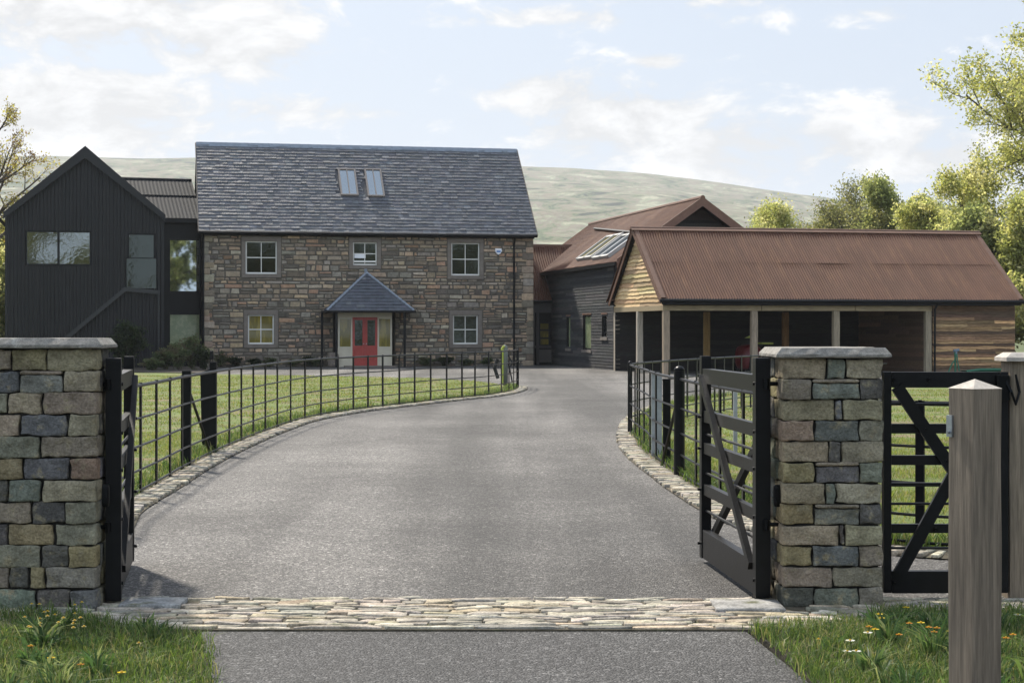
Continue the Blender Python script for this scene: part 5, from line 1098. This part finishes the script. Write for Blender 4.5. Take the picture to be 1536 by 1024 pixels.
shrub('evergreen_shrub', *gp(190, 555.5), .85, .6, 1.75, 'dark evergreen shrub against the black building', 31, DG, 5000, .06, stems=22)
for i, (px, py, rx, h, c, lb) in enumerate(((247, 556, .5, .85, MG, 'low grey-green shrub at the left end of the bed below the glazed link'), (268, 556.5, .55, 1.0, MG, 'loose grey-green shrub in the middle of the bed below the glazed link'), (288, 556, .5, 1.25, MG, 'taller leafy shrub under the right half of the glazed link'),
      (305, 556, .4, .9, DG, 'dark green shrub at the left corner of the stone house'), (228, 557, .4, .45, MG, 'small mound of plants in front of the black building wall'))):
    shrub('shrub', *gp(px, py), rx, .4, h, lb, 40 + i, c, 2200, .045)
for i, (px, h, c, lb) in enumerate(((330, .75, MG, 'green climbing plant low on the house wall, leftmost'), (355, .55, DG, 'dark low plant below the lower left window'), (382, .4, DG, 'small dark plant under the right edge of the lower left window'), (405, .45, MG, 'leafy plant at the wall right of the lower left window'), (440, .4, MG, 'tuft of plants at the wall midway to the porch'), (462, .5, DG, 'dark leafy plant left of the porch'), (474, .35, MG, 'low green plant beside the left porch post'),
      (640, .45, MG, 'low green plant at the wall right of the porch'), (668, .5, DG, 'dark plant under the left edge of the lower right window'), (700, .35, MG, 'small green plant below the lower right window'), (730, .45, MG, 'green plant at the wall near the right downpipe'))):
    x, z = H.front(px, 552, -.28); shrub('wall_plant', H.o[0] + x * H.u[0] - .28 * H.v[0], H.o[1] + x * H.u[1] - .28 * H.v[1], rng.uniform(.25, .5), .18, h * .8, lb, 60 + i, c, 900, .045, .01, 'plant', 9)
x, y = gp(317.5, 557); r = empty('garden_light', (x, y, 0)); tag(r, 'small black garden light on two thin legs at the left corner of the stone house', 'garden light')
for xl_ in (-.05, .05): q = MB(); q.tube([(xl_, 0, 0), (xl_ * .8, 0, .45)], .014, 6); q.build('leg', M['ironpaint'], r)
q = MB(); rbox(q, (0, 0, .62), (.07, .07, .17), .03, T5); q.build('head', M['ironpaint'], r)

# ================================================================ grass
def blades(name, pts, hgt, wid, cols, seed, kind='stuff', z0=.01, bend=.5, label=None, dirs=None):
    """many curved grass blades: pts (n,2), hgt (n)"""
    g = np.random.default_rng(seed); n = len(pts); P = np.zeros((n, 3)); P[:, :2] = pts; P[:, 2] = z0
    a = g.uniform(0, 2 * np.pi, n) if dirs is None else dirs; D = np.stack([np.cos(a), np.sin(a), np.zeros(n)], 1); fa = g.uniform(0, 2 * np.pi, n); W_ = np.stack([np.cos(fa), np.sin(fa), np.zeros(n)], 1)
    h = np.asarray(hgt)[:, None]; w_ = np.asarray(wid)[:, None] if np.ndim(wid) else wid; b = (bend * g.uniform(.2, 1.3, n))[:, None]; up = np.array([0, 0, 1.0])
    m1 = P + up * h * .55 + D * h * b * .25; tip = P + up * h * (1 - .35 * b) + D * h * b * .9; V = np.stack([P - W_ * w_ / 2, P + W_ * w_ / 2, m1 + W_ * w_ * .42, m1 - W_ * w_ * .42, tip], 1)
    me = bpy.data.meshes.new(name); me.vertices.add(n * 5); me.vertices.foreach_set('co', V.ravel()); base = np.arange(n)[:, None] * 5
    li = np.concatenate([base + np.array([0, 1, 2, 3]), base + np.array([3, 2, 4])], 1).ravel(); me.loops.add(n * 7); me.loops.foreach_set('vertex_index', li); me.polygons.add(n * 2)
    ls = (np.arange(n)[:, None] * 7 + np.array([0, 4])).ravel(); me.polygons.foreach_set('loop_start', ls); me.polygons.foreach_set('loop_total', np.tile([4, 3], n)); me.update()
    C = np.array(cols)[g.integers(0, len(cols), n)] * g.uniform(.7, 1.3, (n, 1)); cc = np.ones((n * 2, 4), dtype=np.float32); cc[:, :3] = np.repeat(C, 2, 0); at = me.attributes.new('tint', 'FLOAT_COLOR', 'FACE'); at.data.foreach_set('color', cc.ravel())
    me.materials.append(M['blade']); o = bpy.data.objects.new(name, me); COL.objects.link(o)
    if kind: o['kind'] = kind
    return o
GR_ = [(.07, .12, .03), (.10, .16, .035), (.14, .21, .045), (.05, .085, .025), (.18, .23, .06), (.27, .25, .11), (.10, .14, .05)]
def scatter(poly, n, seed, fn=None, xr=None, yr=None):
    g = np.random.default_rng(seed); xs = [p[0] for p in poly]; ys = [p[1] for p in poly]; a, b = xr or (min(xs), max(xs)); c, d = yr or (min(ys), max(ys)); out = []
    px = np.array(xs); py = np.array(ys)
    while sum(len(o) for o in out) < n:
        Q = np.stack([g.uniform(a, b, 20000), g.uniform(c, d, 20000)], 1); ins = np.zeros(20000, bool); j = len(poly) - 1
        for i in range(len(poly)):
            with np.errstate(divide='ignore', invalid='ignore'):
                hit = ((py[i] > Q[:, 1]) != (py[j] > Q[:, 1])) & (Q[:, 0] < (px[j] - px[i]) * (Q[:, 1] - py[i]) / (py[j] - py[i] + 1e-12) + px[i])
            ins ^= hit; j = i
        Q = Q[ins]
        if fn is not None: Q = Q[fn(Q, g)]
        out.append(Q)
        if len(out) > 400: break
    return np.concatenate(out)[:n]
def pat(Q, sc, th, off=0): return np.array([mnoise.noise(Vector((q[0] * sc, q[1] * sc, off))) for q in Q]) > th
for nm, poly, n, sd_, xr in (('verge_grass', LV, 30000, 1, (-3.4, -1.2)), ('verge_grass', RV, 50000, 2, (1.0, 4.2))):
    Q = scatter(poly, n, sd_, lambda Q, g: (g.random(len(Q)) < .3) | pat(Q, 6, -.12, 2), xr, (6.7, 9.6)); g = np.random.default_rng(sd_); Q = Q + g.normal(0, .034, Q.shape); Q = Q[Q[:, 1] < 9.5]; hh = g.uniform(.02, .11, len(Q)) * (1 + .5 * np.array([mnoise.noise(Vector((q[0] * 3, q[1] * 3, 4))) for q in Q])); hh *= 1 if nm else 1
    blades(nm, Q, hh, g.uniform(.003, .006, len(Q)), GR_, sd_, z0=.008, bend=.9)
# tufts of longer broader leaves in the verges
def tuft(x, y, n, h, w_, seed, cols, label, name='grass_tuft', grp=None):
    g = np.random.default_rng(seed); a = g.uniform(0, 2 * np.pi, n); rr = np.abs(g.normal(0, .02, n)); pts = np.stack([np.cos(a) * rr, np.sin(a) * rr], 1)
    o = blades(name, pts, h * g.uniform(.6, 1.15, n), w_ * g.uniform(.7, 1.2, n), cols, seed, None, 0, 1.0, dirs=a + g.normal(0, .3, n)); o.location = (x, y, .01); tag(o, label, 'plant', grp, None); return o
rt = random.Random(5); TC = [(.06, .11, .04), (.09, .16, .05), (.15, .22, .07), (.05, .09, .04), (.26, .29, .13)]
for i in range(70):
    x = rt.uniform(1.55, 3.3); y = rt.uniform(6.9, 9.1)
    if inside((x, y), RV): tuft(x, y, rt.choice((18, 30, 45)), rt.uniform(.10, .21), rt.choice((.008, .012, .02)), 100 + i, rt.choice((TC, TC[:2], TC[2:])), 'arching tuft of long grass leaves in the right verge', grp='grass tufts in the right verge')
for i in range(48):
    x = rt.uniform(-2.9, -1.75); y = rt.uniform(6.9, 9.0)
    if inside((x, y), LV): tuft(x, y, rt.choice((18, 30, 45)), rt.uniform(.10, .21), rt.choice((.008, .012, .02)), 200 + i, rt.choice((TC, TC[:2], TC[2:])), 'arching tuft of long grass leaves in the left verge', grp='grass tufts in the left verge')
bx, by = gp(1400, 1000); tuft(bx, by, 110, .26, .009, 300, TC, 'largest arching grass clump in right verge, just left of the near wooden post', 'grass_clump')
def flower(x, y, h, kind, label, grp):
    r = tag(empty('flower', (x, y, .01)), label, 'flower', grp); lx = rt.uniform(-.02, .02); q = MB(); q.col = (.09, .13, .04); q.tube([(0, 0, 0), (lx * .4, 0, h * .6), (lx, 0, h)], .0022, 5); q.build('stem', M['blade'], r)
    q = MB(); q.col = {'w': (.80, .80, .76), 'y': (.75, .55, .03), 'o': (.65, .25, .04), 'c': (.55, .50, .30)}[kind]; n = 13 if kind in 'wy' else 9; R_ = {'w': .024, 'y': .020, 'o': .018, 'c': .013}[kind]
    for k in range(n):
        a = 6.283 * k / n; a2 = a + .2; a0 = a - .2; q.add([(lx, 0, h + .002), (lx + math.cos(a0) * R_ * .8, math.sin(a0) * R_ * .8, h + .004), (lx + math.cos(a) * R_, math.sin(a) * R_, h + .003), (lx + math.cos(a2) * R_ * .8, math.sin(a2) * R_ * .8, h + .005)], [(0, 1, 2, 3)])
    q.build('petals', M['blade'], r)
    q = MB(); q.col = (.7, .5, .04) if kind == 'w' else q.col; rbox(q, (lx, 0, h + .006), (.006, .006, .004), .004, (-1, 0, 1)); q.col = (.6, .4, .03); q.c = [(.6, .4, .03)] * len(q.f); q.build('flower_centre', M['blade'], r)
for (px, py, k, h) in ((1267, 980, 'w', .10), (1286, 980, 'w', .10), (1280, 964, 'w', .10), (1307, 952, 'w', .10), (1232, 962, 'c', .06), (1316, 947, 'y', .10), (1357, 914, 'y', .09), (1384, 937, 'y', .13), (1327, 930, 'y', .09), (1316, 924, 'y', .09), (1303, 943, 'o', .10), (1370, 938, 'o', .12), (1399, 944, 'o', .13), (1410, 945, 'o', .13), (1403, 951, 'o', .12), (1421, 950, 'y', .12), (1343, 955, 'o', .10), (1518, 955, 'o', .12), (1530, 925, 'w', .08), (1510, 960, 'o', .1)):
    Z = F * (HC - h) / (py - HY); nm = {'w': 'white daisy', 'y': 'yellow flower', 'o': 'orange flower', 'c': 'pale seed head'}[k]
    flower((px - CX) / F * Z, Z, h, k, nm + ' on a thin stem in the right grass verge', nm + ' flowers in the right verge')
for i in range(24):
    px = rt.uniform(40, 125); py = rt.uniform(905, 952); h = rt.uniform(.10, .17); Z = min(F * (HC - h) / (py - HY), 9.42)
    flower((px - CX) / F * Z, Z, h, 'c', 'small cream flower head on a thin stem at the foot of the left edge pillar', 'cream flowers at the foot of the left pillar')
for (px, py, k) in ((80, 990, 'y'), (118, 1000, 'o'), (52, 972, 'o'), (205, 968, 'c'), (180, 1012, 'y')):
    Z = F * (HC - .08) / (py - HY); flower((px - CX) / F * Z, Z, .08, k, 'small orange or yellow flower in the left grass verge', 'flowers in the left verge')
# lawns: short blades, denser and finer nearby
for nm, poly, n, yr, xr, hb_, wb, sd_ in (('lawn_grass', left_lawn, 60000, (12.3, 26), (-9, -1.5), (.02, .05), .006, 5), ('lawn_grass', left_lawn, 60000, (26, 58), (-19, .4), (.03, .06), .014, 6), ('lawn_grass', right_lawn[::-1], 55000, (12, 24), (1.2, 8), (.03, .07), .007, 7), ('lawn_grass', right_lawn[::-1], 35000, (24, 44), (1.2, 15), (.03, .06), .012, 8)):
    Q = scatter(poly, n, sd_, lambda Q, g: (g.random(len(Q)) < .22) | pat(Q, .9, -.02), xr, yr); g = np.random.default_rng(sd_)
    blades(nm, Q, g.uniform(*hb_, len(Q)), wb, [(.15, .20, .04), (.19, .24, .05), (.23, .27, .06), (.28, .28, .09), (.13, .17, .04), (.32, .28, .13)], sd_, z0=.028, bend=1.0)
# rougher fringe along the fence foot
for path, sgn, sd_ in ((LF, -1, 11), (RF, 1, 12), (RK[11:], 1, 13)):
    p = resample(path, .03); g = np.random.default_rng(sd_); q = []
    for i, (x, y) in enumerate(p):
        if i in (0, len(p) - 1): continue
        a = p[i - 1]; b = p[i + 1]; l_ = math.dist(a, b); nx, ny = (b[1] - a[1]) / l_ * sgn, -(b[0] - a[0]) / l_ * sgn; k = 8 if mnoise.noise(Vector((x * .9, y * .9, 2))) > -.15 else 2
        for _ in range(k): d = g.uniform(.02, .30); q.append((x + nx * d + g.normal(0, .03), y + ny * d + g.normal(0, .03)))
    q = np.array(q); blades('fence_foot_grass', q, g.uniform(.05, .17, len(q)), .011, GR_, sd_, z0=.02, bend=.8)

# ================================================================ the air
hzb = MB(); hzb.box((-4500, -300, -1.3), (4500, 4300, 345)); hm_ = bpy.data.materials.new('haze_air'); hm_.use_nodes = True; t = hm_.node_tree; t.nodes.clear()
ou = t.nodes.new('ShaderNodeOutputMaterial'); pv = t.nodes.new('ShaderNodeVolumePrincipled'); pv.inputs['Color'].default_value = (.93, .96, 1, 1); pv.inputs['Density'].default_value = .00016; pv.inputs['Anisotropy'].default_value = .2
t.links.new(pv.outputs[0], ou.inputs['Volume']); o = hzb.build('haze', hm_); o['kind'] = 'stuff'
